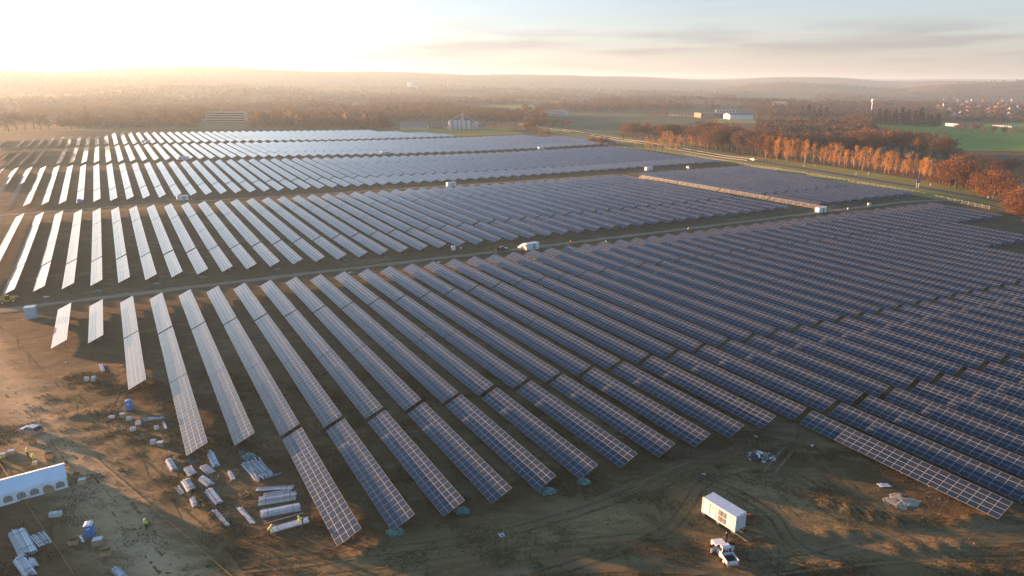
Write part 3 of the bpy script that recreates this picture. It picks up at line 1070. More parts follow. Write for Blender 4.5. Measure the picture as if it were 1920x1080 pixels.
def crown_variant(kind, i):
    if kind == 'birch':
        n = 26
        z_ = RS.uniform(.22, .97, n); w = .15 * np.sin(np.clip((z_ - .12) / .88, 0, 1) * math.pi) ** .7 + .015
        a = RS.uniform(0, 6.28, n); q = RS.uniform(.1, 1, n)
        V, F = leaf_cloud(np.stack([np.cos(a) * w * q, np.sin(a) * w * q, z_], 1), .07 + .02 * RS.rand(n), 23, .016, (1, 1, 1.35))
        return np_mesh('crown', V, F, L_orange), trunk_mesh('trunk', M_birch, .92, .0115, 6, RS.uniform(-.04, .04), .1, .3)
    if kind in ('oak', 'rust', 'grey'):
        n = 38
        d = RS.normal(size=(n, 3)); d /= np.linalg.norm(d, axis=1)[:, None]
        c = d * RS.uniform(.45, 1, (n, 1)) * np.array([.36, .36, .33]) * (1 + .15 * RS.normal(size=(n, 1)))
        c[:, 2] = np.maximum(c[:, 2] + .62, .22)
        V, F = leaf_cloud(c, .10 + .045 * RS.rand(n), 24, .019, (1, 1, .85), .35)
        return np_mesh('crown', V, F, {'oak': L_brown, 'rust': L_rust, 'grey': L_grey}[kind]), trunk_mesh('trunk', M_bark, .7, .028, 7, RS.uniform(-.05, .05), .33, .2)
    if kind == 'bush':
        n = 30
        d = RS.normal(size=(n, 3)); d /= np.linalg.norm(d, axis=1)[:, None]
        c = d * RS.uniform(.3, 1, (n, 1)) * np.array([.62, .62, .5]); c[:, 2] = np.abs(c[:, 2]) + .2
        V, F = leaf_cloud(c, .16 + .06 * RS.rand(n), 24, .028, (1, 1, .85), .4)
        return np_mesh('crown', V, F, L_rust), trunk_mesh('trunk', M_bark, .45, .03, 6, 0, .35, .05)
    if kind == 'conifer':
        n = 46
        z_ = RS.uniform(.06, .98, n); w = (1 - z_) * .23 + .01
        a = RS.uniform(0, 6.28, n)
        V, F = leaf_cloud(np.stack([np.cos(a) * w * .8, np.sin(a) * w * .8, z_], 1), .03 + .07 * (1 - z_), 18, .024, (1, 1, .6), .3)
        return np_mesh('crown', V, F, L_dark), trunk_mesh('trunk', M_bark, .9, .02, 0)
    if kind == 'poplar':
        n = 34
        z_ = RS.uniform(.08, .98, n); w = .07 * np.sin(np.clip(z_, .05, .97) * math.pi) ** .5
        a = RS.uniform(0, 6.28, n)
        V, F = leaf_cloud(np.stack([np.cos(a) * w * .6, np.sin(a) * w * .6, z_], 1), .045, 20, .017, (1, 1, 1.9))
        return np_mesh('crown', V, F, L_grey), trunk_mesh('trunk', M_bark, .8, .016, 4, 0, .06, .2)


VAR = {k: [crown_variant(k, i) for i in range(n)] for k, n in (('birch', 5), ('oak', 4), ('rust', 4), ('grey', 3), ('bush', 4), ('conifer', 3), ('poplar', 2))}
CATN = {'birch': ('birch_tree', 'tree'), 'oak': ('bare_tree', 'tree'), 'rust': ('rust_brown_tree', 'tree'), 'grey': ('grey_bare_tree', 'tree'), 'bush': ('bush', 'bush'), 'conifer': ('conifer_tree', 'conifer'), 'poplar': ('poplar_tree', 'tree')}


def tree(kind, xy, h, label, group, sx=1.0):
    o = empty(CATN[kind][0], on(xy[0], xy[1], -.1), rnd.uniform(0, 6.28))
    o.scale = (h * sx, h * sx, h)
    tag(o, label, CATN[kind][1], group)
    cr_, tr__ = rnd.choice(VAR[kind])
    link(bpy.data.objects.new('crown', cr_), o)
    link(bpy.data.objects.new('trunk', tr__), o)


def hm(pt, hp):
    """height in metres of a thing hp photo pixels tall standing at pt"""
    return hp * screen((pt[0], pt[1], gz(pt[0], pt[1])))[2] / FPX * 1.04


def grove(kinds, line, n, hp, jx, jy, fmt, group, sx=(1, 1)):
    """n trees scattered along a line of photo base points; fmt gets the ordinal from the left"""
    L_ = np.array(line, float)
    t = np.linspace(0, 1, n)
    cum = np.linspace(0, 1, len(L_))
    pts = []
    for i in range(n):
        x_ = np.interp(t[i], cum, L_[:, 0]) + rnd.uniform(-jx, jx)
        y_ = np.interp(t[i], cum, L_[:, 1]) + rnd.uniform(-jy, jy)
        pts.append((x_, y_, rnd.uniform(*hp), rnd.choice(kinds)))
    pts.sort()
    for i, (x_, y_, h_, k_) in enumerate(pts):
        p_ = px(x_, y_)
        tree(k_, p_, hm(p_, h_), fmt % nth(i + 1), group, rnd.uniform(*sx))


grove(['birch'], ((1432, 297), (1507, 304), (1612, 317), (1680, 326), (1742, 335)), 46, (30, 42), 5, 2.5, 'orange birch, %s from left in the long row beyond the road', 'orange birches in the long row beyond the road', (.9, 1.3))
grove(['bush'], ((1430, 297), (1612, 318), (1745, 337)), 26, (7, 13), 5, 1.5, 'rust brown bush, %s from left under the long birch row', 'bushes under the birch row', (1, 1.3))
grove(['birch'], ((1211, 278), (1268, 285)), 9, (17, 23), 2, .8, 'orange tree, %s from left in the cluster between road and panels', 'orange trees between road and panels', (1.2, 1.6))
grove(['birch'], ((1243, 270), (1345, 280)), 17, (16, 25), 3, 1.2, 'orange tree, %s from left in the short row behind the road', 'orange trees in the short row behind the road', (1.2, 1.6))
tree('birch', px(1190, 275), hm(px(1190, 275), 10), 'small orange tree standing alone on the verge above the panels', 'orange trees between road and panels', 1.4)
grove(['oak', 'rust', 'oak'], ((1168, 261), (1235, 263), (1300, 264)), 20, (24, 34), 4, 2.5, 'brown tree, %s from left in the wood behind the orange row', 'brown trees in the wood behind the orange row', (.9, 1.2))
grove(['oak', 'rust', 'oak', 'grey'], ((1305, 272), (1370, 284), (1440, 290), (1500, 294)), 56, (32, 48), 7, 7, 'brown tree, %s from left in the dense wood left of long birches', 'brown trees in the dense wood', (.9, 1.2))
grove(['oak', 'rust'], ((1590, 292), (1680, 290), (1775, 302)), 20, (38, 52), 6, 4, 'large dark brown tree, %s from left in the domed clump behind birches', 'dark brown trees in the domed clump', (1.0, 1.25))
grove(['rust'], ((1755, 338), (1800, 348), (1850, 362), (1890, 385), (1935, 412)), 34, (34, 56), 9, 7, 'rust brown tree, %s from left in the thicket at right', 'rust brown trees in the thicket at the right edge', (1, 1.3))
grove(['bush'], ((1752, 339), (1800, 350), (1850, 366), (1895, 392), (1935, 418)), 24, (16, 28), 8, 4, 'rust brown bush, %s from left along the foot of the right thicket', 'bushes along the foot of the right thicket', (1, 1.3))
grove(['grey', 'oak'], ((1780, 306), (1850, 318), (1940, 330)), 20, (24, 34), 7, 6, 'grey brown tree, %s from left in the shaded hollow below the field', 'grey brown trees in the shaded hollow', (1, 1.3))
grove(['grey', 'oak', 'conifer'], ((1500, 284), (1560, 286), (1605, 288)), 18, (20, 32), 6, 4, 'dark shaded tree, %s from left behind the middle of the birch row', 'dark shaded trees behind the birch row', (1, 1.3))
grove(['poplar'], ((1602, 247), (1630, 246)), 5, (26, 34), 1.5, .6, 'slim poplar, %s from left beside the dark conifers', 'slim poplars', (1, 1.2))
grove(['conifer'], ((1642, 234), (1760, 238)), 20, (20, 34), 4, 1.5, 'dark conifer, %s from left in the line behind the green field', 'dark conifers behind the green field', (1, 1.4))
grove(['conifer'], ((1503, 224), (1548, 226)), 6, (20, 30), 4, 1, 'dark conifer, %s from left in the group near the white hall', 'dark conifers near the white hall', (1, 1.3))
grove(['conifer'], ((690, 238), (728, 240)), 7, (18, 28), 4, 1, 'dark conifer, %s from left in the group beside the farmhouse', 'dark conifers beside the farmhouse', (1.1, 1.5))
grove(['bush'], ((1108, 268), (1145, 272)), 6, (14, 20), 3, 1, 'reddish bush, %s from left at the corner between road and panels', 'reddish bushes at the corner of the panels', (1, 1.3))
grove(['oak', 'rust', 'grey'], ((985, 247), (1030, 256)), 9, (9, 15), 5, 2, 'brown bush-like tree, %s from left beside the road behind far panels', 'brown trees beside the road behind the far panels', (1, 1.3))
grove(['rust', 'oak', 'birch', 'oak'], ((470, 236), (600, 237), (740, 239)), 44, (15, 28), 8, 3, 'autumn tree, %s from left in the belt behind the farthest panels', 'autumn trees behind the farthest panels', (1.0, 1.3))
grove(['oak', 'grey', 'oak'], ((-10, 244), (100, 245), (200, 237), (380, 231)), 22, (18, 34), 10, 3, 'hazy brown tree, %s from left in the belt at far left', 'hazy brown trees at far left', (1.1, 1.4))
grove(['oak', 'rust', 'grey'], ((900, 238), (1000, 236), (1060, 238)), 16, (10, 17), 8, 4, 'brown tree, %s from left in the scrub right of the silos', 'brown trees right of the silos', (1, 1.3))
grove(['oak', 'grey'], ((1790, 246), (1930, 256)), 14, (12, 18), 7, 2, 'brown tree, %s from left in the hedge above the green field', 'hedge trees above the green field', (1, 1.4))

# far woods: one mass of small trees, nobody could count them
LOWV = []
for _ in range(5):
    n = 9
    d = RS.normal(size=(n, 3)); d /= np.linalg.norm(d, axis=1)[:, None]
    c = d * np.array([.36, .36, .34]) * RS.uniform(.4, 1, (n, 1)); c[:, 2] = np.maximum(c[:, 2] + .55, .15)
    LOWV.append(leaf_cloud(c, np.full(n, .17), 7, .085, (1, 1, .9), .2))
az_ = RS.uniform(-42, 42, 60000)
dd_ = 780 * np.exp(RS.uniform(0, 1, 60000) ** 1.15 * math.log(8.5))
X, Y = dd_ * np.sin(np.radians(az_)), dd_ * np.cos(np.radians(az_))
dens = wav(X, Y * .55, 420, 6) + .6 * wav(X, Y * .6, 170, 7)
dens2 = wav(X, Y, 1500, 3)
Zg = gz(X, Y, False)
inv = np.array(camo.matrix_world.inverted())
cx_ = inv[0, 0] * X + inv[0, 1] * Y + inv[0, 2] * Zg + inv[0, 3]
cy_ = inv[1, 0] * X + inv[1, 1] * Y + inv[1, 2] * Zg + inv[1, 3]
cz_ = inv[2, 0] * X + inv[2, 1] * Y + inv[2, 2] * Zg + inv[2, 3]
sx_, sy_ = 960 + FPX * cx_ / -cz_, 540 - FPX * cy_ / -cz_
uu, vv = to_uv(X, Y)
clear = ((sx_ > 1640) & (sy_ > 229)) | ((sx_ > 1040) & (sx_ < 1330) & (sy_ > 223)) | ((sx_ > 730) & (sx_ < 985) & (sy_ > 229)) | ((sx_ > 1045) & (sx_ < 1220) & (sy_ > 212) & (sy_ < 223))
clear |= ((sx_ > 1020) & (sx_ < 1070) & (sy_ > 207)) | ((sx_ > 1250) & (sx_ < 1420) & (sy_ > 206)) | ((sx_ > 1020) & (sx_ < 1420) & (sy_ > 221)) | ((sx_ > 370) & (sx_ < 470) & (sy_ > 224)) | ((sx_ > 915) & (sx_ < 1010) & (sy_ > 196) & (sy_ < 206)) | ((sy_ > 240) & ~((sx_ > 1330) & (sx_ < 1640) & (sy_ < 272)))
clear |= (sx_ > 1335) & (sx_ < 1590) & (sy_ > 221) & (sy_ < 234)
clear |= (sx_ > 1380) & (sx_ < 1530) & (sy_ > 177) & (sy_ < 189)
clear |= (sx_ > 1762) & (sy_ > 182) & (sy_ < 227) & (RS.rand(len(X)) < .5)
keep = (~clear) & (dens + .35 * dens2 + RS.normal(size=len(X)) * .3 > -.22 + .35 * (dd_ > 3300))
ki = np.where(keep)[0][:19000]
Vs, Fs, Ms, off_ = [], [], [], 0
tone = wav(X, Y, 260, 8) + RS.normal(size=len(X)) * .5
for i in ki:
    v_, f_ = LOWV[i % 5]
    h_ = RS.uniform(9, 16)
    a = RS.uniform(0, 6.28)
    ca, sa = math.cos(a), math.sin(a)
    w = v_ * np.array([h_ * 1.1, h_ * 1.1, h_])
    Vs.append(np.stack([w[:, 0] * ca - w[:, 1] * sa + X[i], w[:, 0] * sa + w[:, 1] * ca + Y[i], w[:, 2] + Zg[i] - .6], 1))
    Fs.append(f_ + off_); off_ += len(v_)
    Ms += [0 if tone[i] < -.3 else 1 if tone[i] < .7 else 2 if tone[i] < 1.15 else 3] * len(f_)
me = np_mesh('distant_woods', np.concatenate(Vs), np.concatenate(Fs), [L_grey, L_brown, L_rust, L_dark], Ms)
tag(link(bpy.data.objects.new('distant_woods', me)), 'brown leafless woods spread over the hazy valley', 'woods', kind='stuff')

# dry grass and weeds on the open ground near the camera
def tufts(name, n, box, hrange, lm, label, avoid=True):
    xs = RS.uniform(box[0], box[1], n * 3); ys = RS.uniform(box[2], box[3], n * 3)
    cl = wav(xs, ys, 17, 5) + .7 * wav(xs, ys, 6, 6) + RS.normal(size=len(xs)) * .5
    ok = cl > .45
    xs, ys = xs[ok][:n], ys[ok][:n]
    zs = gz(xs, ys)
    V, F = [], []
    nb = 4
    for j in range(nb):
        a = RS.uniform(0, 6.28, len(xs)); h_ = RS.uniform(*hrange, len(xs)); l = h_ * RS.uniform(.2, .8, len(xs)); b_ = RS.uniform(.04, .10, len(xs))
        ox, oy = RS.normal(size=len(xs)) * .12, RS.normal(size=len(xs)) * .12
        p0 = np.stack([xs + ox - np.sin(a) * b_, ys + oy + np.cos(a) * b_, zs - .03], 1)
        p1 = np.stack([xs + ox + np.sin(a) * b_, ys + oy - np.cos(a) * b_, zs - .03], 1)
        p2 = np.stack([xs + ox + np.cos(a) * l, ys + oy + np.sin(a) * l, zs + h_], 1)
        V.append(np.stack([p0, p1, p2], 1).reshape(-1, 3))
    V = np.concatenate(V)
    me_ = np_mesh(name, V, np.arange(len(V)).reshape(-1, 3), lm)
    tag(link(bpy.data.objects.new(name, me_)), label, 'grass', kind='stuff')


tufts('dry_grass', 80000, (-105, 130, 62, 150), (.07, .30), L_weed, 'thin dry grass growing over the site soil')
tufts('green_weeds', 14000, (-105, 130, 62, 170), (.05, .18), L_green, 'low green weeds between the panel rows and the track')

# clods and stones
def clods(name, n, box, label):
    xs = RS.uniform(box[0], box[1], n * 4); ys = RS.uniform(box[2], box[3], n * 4)
    ok = wav(xs, ys, 11, 2) + .8 * wav(xs, ys, 4, 7) + RS.normal(size=len(xs)) * .4 > .7
    xs, ys = xs[ok][:n], ys[ok][:n]
    zs = gz(xs, ys)
    o6 = np.array([(1, 0, 0), (-1, 0, 0), (0, 1, 0), (0, -1, 0), (0, 0, .8), (0, 0, -.5)], float)
    f8 = np.array([(0, 2, 4), (2, 1, 4), (1, 3, 4), (3, 0, 4), (2, 0, 5), (1, 2, 5), (3, 1, 5), (0, 3, 5)])
    sz = .05 + .16 * RS.rand(len(xs)) ** 3
    V = np.stack([xs, ys, zs], 1)[:, None, :] + o6[None] * sz[:, None, None] * RS.uniform(.6, 1.3, (len(xs), 6, 1))
    F = (np.arange(len(xs)) * 6)[:, None, None] + f8[None]
    tag(link(bpy.data.objects.new(name, np_mesh(name, V, F.reshape(-1, 3), M_rut))), label, 'soil', kind='stuff')


clods('soil_clods', 22000, (-105, 125, 62, 135), 'clods of earth and stones strewn over the open soil')

# tyre ruts pressed into the open ground
M_mud = earth_mat('pressed dark mud', [(.42, (.045, .031, .015)), (.6, (.085, .058, .028)), (.9, (.15, .105, .05))], .2, .9, 5, bump=1.0, bdist=.2, edge=(.17, .115, .052))
M_mud2 = earth_mat('pressed brown soil', [(.42, (.07, .045, .02)), (.6, (.12, .08, .036)), (.9, (.2, .135, .065))], .2, .9, 5, bump=1.0, bdist=.2, edge=(.18, .12, .055))


def smooth_line(pts, n=12):
    P = np.array(pts, float)
    P = np.vstack([2 * P[0] - P[1], P, 2 * P[-1] - P[-2]])
    out = []
    for i in range(1, len(P) - 2):
        for t in np.linspace(0, 1, n, endpoint=False):
            a, b, c, d = P[i - 1], P[i], P[i + 1], P[i + 2]
            out.append(.5 * (2 * b + (c - a) * t + (2 * a - 5 * b + 4 * c - d) * t * t + (3 * b - a - 3 * c + d) * t ** 3))
    out.append(P[-2])
    return [tuple(q) for q in out]


RUTS = [((-40, 700), (60, 770), (150, 880), (230, 970), (330, 1090)), ((-20, 660), (70, 735), (185, 860), (290, 980), (390, 1090)), ((30, 650), (110, 745), (215, 880), (300, 985)),
        ((300, 1085), (520, 1050), (760, 1030), (1000, 985), (1250, 905), (1380, 845)), ((420, 1085), (640, 1060), (900, 1010), (1150, 930), (1300, 870)),
        ((800, 1085), (1000, 1040), (1200, 1030), (1330, 1060), (1500, 1050), (1700, 1010), (1940, 985)), ((1000, 1085), (1240, 1000), (1330, 900), (1460, 880), (1600, 960), (1800, 1060)),
        ((1480, 840), (1440, 900), (1500, 985), (1640, 1035), (1900, 1030)), ((1560, 880), (1640, 960), (1760, 1000), (1930, 1005)), ((250, 700), (210, 800), (300, 900), (430, 1010), (560, 1080)),
        ((-20, 600), (200, 590), (420, 556), (600, 532)), ((1240, 940), (1290, 1040), (1420, 1075)),
        ((1170, 890), (1330, 905), (1440, 960), (1500, 1030), (1650, 1075)), ((700, 1075), (900, 1030), (1080, 960), (1200, 905)), ((600, 1085), (860, 1050), (1080, 1020), (1290, 1000)), ((1500, 800), (1560, 900), (1690, 985), (1880, 1015)),
        ((1300, 1085), (1500, 1065), (1720, 1045), (1940, 1040)), ((1420, 900), (1540, 900), (1640, 950), (1700, 1000))]
for i_, rt in enumerate(RUTS):
    ln_ = smooth_line([px(*q) for q in rt])
    for s_ in (-.85, .85):
        strip('tyre_rut', offset_line(ln_, s_), .5, (M_mud, M_rut, M_mud2)[i_ % 3], .055, .7, 4, 'dark tyre rut pressed into the open soil', wob=.35)

# ------------------------------------------------------------------ fence, guard rail, road furniture
FP = [px(*q) for q in ((1128, 273), (1285, 291), (1400, 311), (1560, 336), (1740, 369), (1868, 396))]
FA = np.array(FP); seg = np.hypot(*np.diff(FA, axis=0).T); cum = np.concatenate([[0], np.cumsum(seg)])
fo = empty('fence', on(FP[2][0], FP[2][1])); tag(fo, 'pale post and wire fence between the panels and the road verge', 'fence')
base = fo.location
ME_fpost = MB().box((0, 0, .95), (.16, .16, 2.1)).box((0, 0, 2.04), (.2, .2, .06)).mesh('post', M_conc)
sp_ = np.arange(0, cum[-1], 4.2)
pts_ = [on(np.interp(s_, cum, FA[:, 0]), np.interp(s_, cum, FA[:, 1])) for s_ in sp_]
for p_ in pts_:
    o_ = link(bpy.data.objects.new('post', ME_fpost), fo); o_.location = p_ - base
wm = MB()
for a_, b_ in zip(pts_[:-1], pts_[1:]):
    for z_ in (.4, .9, 1.4, 1.8):
        wm.bar(a_ - base + Vector((0, 0, z_)), b_ - base + Vector((0, 0, z_)), .02)
wm.build('wire', M_galvd, fo)
for s_, nm in ((6.0, 'far'), (-6.0, 'near')):
    L_ = offset_line(ROAD, s_)[3:8]
    A_ = np.array(L_); sg = np.concatenate([[0], np.cumsum(np.hypot(*np.diff(A_, axis=0).T))])
    q_ = [on(np.interp(t, sg, A_[:, 0]), np.interp(t, sg, A_[:, 1])) for t in np.arange(0, sg[-1], 8)]
    go = empty('guard_rail', q_[0]); tag(go, 'pale steel guard rail along the %s side of the road' % nm, 'guard rail')
    rm, pm = MB(), MB()
    for a_, b_ in zip(q_[:-1], q_[1:]):
        rm.bar(a_ - q_[0] + Vector((0, 0, .7)), b_ - q_[0] + Vector((0, 0, .7)), .06, .33)
        pm.box(a_ - q_[0] + Vector((0, 0, .3)), (.1, .1, .8))
    rm.build('rail', M_conc, go); o_ = pm.build('rail_posts', M_galvd, go); o_['kind'] = 'stuff'
dm = MB().box((0, 0, .5), (.14, .14, 1.2)).mesh('body', M_white)
dk = MB().box((0, 0, .85), (.15, .15, .18)).mesh('reflector', M_black)
for i_, q in enumerate(((1507, 312), (1528, 312), (1605, 328), (1628, 327), (1744, 348), (1852, 372))):
    o_ = empty('roadside_post', gp(*q)); o_.scale = (1.6, 1.6, 1.5)
    tag(o_, 'white roadside marker post, %s from left along the road' % nth(i_ + 1), 'marker post', 'white roadside marker posts')
    link(bpy.data.objects.new('body', dm), o_); link(bpy.data.objects.new('reflector', dk), o_)
sg_ = empty('road_sign', gp(1720, 352), .35); tag(sg_, 'blue road sign on two pale posts beside the road', 'road sign')
MB().box((0, 0, 4.2), (3.0, .1, 2.1)).build('sign_face', M_sign, sg_)
MB().box((0, -.06, 4.55), (2.1, .03, .3)).box((0, -.06, 4.0), (1.6, .03, .25)).build('sign_lettering_band', M_paint, sg_)
for s_ in (-1, 1):
    MB().tube((s_ * .9, .1, -.3), (s_ * .9, .1, 5.2), .09).build('post', M_galv, sg_)

# ------------------------------------------------------------------ far buildings
M_wallw = mat('pale house wall', (.50, .48, .44), .9, var=.1, scale=.2, objvar=.15)
M_wally = mat('yellowish plaster', (.50, .44, .33), .9, var=.1, scale=.2)
M_wallb = mat('brown cladding', (.32, .22, .15), .9, var=.1, scale=.2)
M_roofr = mat('red tile roof', (.22, .085, .055), .9, var=.25, scale=.4, objvar=.25)
M_roofg = mat('grey roof', (.17, .17, .17), .8, var=.2, scale=.4, objvar=.2)
M_win = mat('dark window glass', (.05, .06, .07), .15, var=.2, scale=1, coat=.6)
M_silo = mat('silo steel', (.42, .44, .46), .4, metal=.4, var=.2, scale=.4)


def heading(a, b):
    return math.atan2(b[1] - a[1], b[0] - a[0])


def house_parts(o, L_, W_, H_, rh, wm_, rm_, nwin=4, chim=True):
    MB().box((0, 0, H_ / 2 - .5), (L_, W_, H_ + 1)).add([(-L_ / 2, -W_ / 2, H_), (-L_ / 2, W_ / 2, H_), (-L_ / 2, 0, H_ + rh * .97), (L_ / 2, -W_ / 2, H_), (L_ / 2, W_ / 2, H_), (L_ / 2, 0, H_ + rh * .97)], [(0, 2, 1), (3, 4, 5)]).build('wall', wm_, o)
    e_ = .5
    rf = MB()
    for s_ in (-1, 1):
        y0, z0 = s_ * (W_ / 2 + e_), H_ - rh * e_ / (W_ / 2)
        P = [(-L_ / 2 - e_, y0, z0), (L_ / 2 + e_, y0, z0), (L_ / 2 + e_, 0, H_ + rh), (-L_ / 2 - e_, 0, H_ + rh)]
        P2 = [(a, b, c + .25) for a, b, c in P]
        rf.add(P + P2, [(0, 1, 2, 3), (4, 7, 6, 5), (0, 4, 5, 1), (1, 5, 6, 2), (3, 2, 6, 7), (0, 3, 7, 4)])
    ro = rf.build('roof', rm_, o)
    if chim:
        MB().box((L_ * .2, W_ * .12, H_ + rh * .9), (.7, .7, 1.8)).build('chimney', M_roofr, ro)
    wm2 = MB().box((0, 0, 0), (1.1, .1, 1.3)).mesh('window', M_win)
    for k in range(nwin):
        for s_ in (-1, 1):
            w_ = link(bpy.data.objects.new('window', wm2), o)
            w_.location = ((k + .5) / nwin * L_ - L_ / 2, s_ * (W_ / 2 + .03), H_ * .55)


protos_h = []
for k, (L_, W_, H_, rh, wm_, rm_) in enumerate(((11, 8.5, 3.6, 4.2, M_wallw, M_roofr), (13, 9, 4.2, 4.6, M_wallw, M_roofr), (9, 8, 5, 3.8, M_wally, M_roofr), (12, 8, 3.4, 3.4, M_wallw, M_roofg))):
    o_ = empty('house'); house_parts(o_, L_, W_, H_, rh, wm_, rm_, 3, k != 3); protos_h.append([o_, False])
vill = []
for _ in range(46):
    vill.append((rnd.uniform(1768, 1918), rnd.uniform(186, 221)))
for _ in range(10):
    vill.append((rnd.uniform(1640, 1765), rnd.uniform(196, 224)))
vill += [(1060, 179), (1056, 199), (1795, 190), (1780, 207), (1792, 206), (1818, 208), (1868, 206), (1855, 217), (1887, 212), (1713, 221), (1440, 205), (1425, 203)]
vill.sort()
TINT = ['red roofed', 'tall red roofed', 'yellowish', 'grey roofed']
for i_, (x_, y_) in enumerate(vill):
    k = rnd.randrange(4)
    pr = protos_h[k]
    p_ = gp(x_, y_)
    lab = 'small %s house in the valley, %s from left among the village houses' % (TINT[k], nth(i_ + 1))
    if not pr[1]:
        pr[0].location = p_; pr[0].rotation_euler = (0, 0, rnd.uniform(0, 3.14)); tag(pr[0], lab, 'house', 'village houses in the valley'); pr[1] = True
        o_ = pr[0]
    else:
        o_ = dup(pr[0], p_, rnd.uniform(0, 3.14), lab)
    s_ = rnd.uniform(.9, 1.25); o_.scale = (s_, s_, s_)

# farmhouse
a_, b_ = gp(752, 242), gp(802, 242)
L_ = (b_ - a_).length
fh = empty('farmhouse', (a_ + b_) / 2, heading(a_, b_)); tag(fh, 'long white farmhouse with grey roof behind the farthest panels', 'farmhouse')
fh.location.z = gz(fh.location.x, fh.location.y)
house_parts(fh, L_, 10, 4.5, 4.5, M_wallw, M_roofg, 9)
# silos
sl0 = empty('silo_plant', gp(872, 243), heading(gp(850, 243), gp(905, 243))); tag(sl0, 'grain plant of grey silos with a tall elevator tower', 'silo plant')
for k in range(5):
    so = MB().lathe([(3.0, -.5), (3.0, 10.5), (2.2, 12.2), (.4, 13.2), (0, 13.3)], 16, 0, (-20 + k * 6.3, 0, 0)).build('silo', M_silo, sl0)
    MB().lathe([(3.06, 3.4), (3.06, 3.6)], 16, 0, (-20 + k * 6.3, 0, 0)).lathe([(3.06, 6.9), (3.06, 7.1)], 16, 0, (-20 + k * 6.3, 0, 0)).build('hoop', M_galvd, so)
MB().box((-4, 5, 10), (3, 3, 21)).box((-4, 5, 21), (3.6, 3.6, 2)).build('elevator_tower', M_silo, sl0)
MB().bar((-4, 5, 20), (-20, 0, 13), .7).bar((-4, 5, 20), (14, 2, 11), .7).build('conveyor', M_galvd, sl0)
MB().box((14, 3, 4.5), (9, 8, 9)).prism([(9, 9), (19, 9), (14, 11.5)], -1, 7).build('machine_house', M_silo, sl0)
sh_ = empty('shed', gp(901, 242), sl0.rotation_euler.z); tag(sh_, 'low white shed right of the grey silos', 'shed'); house_parts(sh_, 14, 9, 3.5, 3, M_wallw, M_roofg, 3, False)
sh_ = empty('shed', gp(840, 241), sl0.rotation_euler.z); tag(sh_, 'low white shed left of the grey silos', 'shed'); house_parts(sh_, 11, 7, 2.8, 1.8, M_wallw, M_roofg, 2, False)


def flat_block(name, pa, pb, hp, depth, wall, label, cat, floors=3, nwin=8, bands=False):
    a, b = gp(*pa), gp(*pb)
    c = (a + b) / 2
    h_ = hm((c.x, c.y), hp)
    L_ = (b - a).length
    o = empty(name, on(c.x, c.y), heading(a, b)); tag(o, label, cat)
    MB().box((0, depth / 2, h_ / 2 - 1), (L_, depth, h_ + 2)).build('wall', wall, o)
    MB().box((0, depth / 2, h_ + .15), (L_ + .8, depth + .8, .5)).build('roof', M_roofg, o)
    for f_ in range(floors):
        z_ = (f_ + .55) * h_ / floors
        if bands:
            MB().box((0, -.04, z_), (L_ * .97, .12, h_ / floors * .45)).build('window_band', M_win, o)
        else:
            me_ = MB().box((0, 0, 0), (L_ / nwin * .5, .12, h_ / floors * .42)).mesh('window', M_win)
            for k in range(nwin):
                w_ = link(bpy.data.objects.new('window', me_), o); w_.location = ((k + .5) / nwin * L_ - L_ / 2, -.04, z_)
    return o


flat_block('office_block', (386, 228), (460, 228), 16, 14, M_wally, 'long pale office block with dark window bands at far left', 'office block', 4, 1, True)
flat_block('factory_hall', (1314, 221), (1360, 221), 8, 30, M_wallb, 'brown flat roofed hall left of the white hall', 'hall', 1, 8)
flat_block('white_block', (1031, 217), (1060, 218), 9, 12, M_wallw, 'white flat roofed building beyond the pasture', 'building', 2, 7)
flat_block('white_block', (1447, 202), (1473, 203), 11, 14, M_wallw, 'white two storey block on the rise behind the wood', 'building', 2, 6)
flat_block('long_shed', (1772, 236), (1826, 239), 4.5, 9, M_greyb, 'pale blue low shed along the green field', 'shed', 1, 8)
flat_block('long_shed', (1860, 238), (1896, 240), 3.5, 9, M_greyb, 'white greenhouse-like shed at the right edge of the field', 'shed', 1, 7)
flat_block('long_shed', (1568, 263), (1584, 263), 3.5, 6, M_white, 'small white shed half hidden behind the birch row', 'shed', 1, 3)
flat_block('long_shed', (1255, 217), (1310, 219), 2.5, 7, M_wallw, 'low white shed row left of the brown hall', 'shed', 1, 8)
flat_block('long_shed', (1342, 211), (1384, 212), 5, 18, M_wallw, 'pale flat shed behind the white hall', 'shed', 1, 7)
a_, b_ = gp(1362, 223), gp(1405, 223)
wh = empty('white_hall', (a_ + b_) / 2, heading(a_, b_)); tag(wh, 'white hall with low grey gabled roof beyond the meadow', 'hall')
house_parts(wh, (b_ - a_).length, 26, hm((a_.x, a_.y), 7.5), 3.2, M_white, M_roofg, 6, False)
# water tower
wt = empty('water_tower', gp(1633, 214)); hh = hm((wt.location.x, wt.location.y), 28); tag(wt, 'slim water tower with a white ball on top', 'water tower')
rb = hh * .11
MB().lathe([(hh * .035, -2), (hh * .03, hh * .3), (hh * .04, hh * .74)], 12).build('shaft', M_pale, wt)
MB().lathe([(rb * math.sin(t), hh * .85 - rb * math.cos(t)) for t in np.linspace(.2, 3.14, 12)], 18).build('tank', M_white, wt)
MB().lathe([(hh * .05, hh * .70), (hh * .06, hh * .74), (rb * .5, hh * .75)], 12).build('collar', M_galvd, wt)
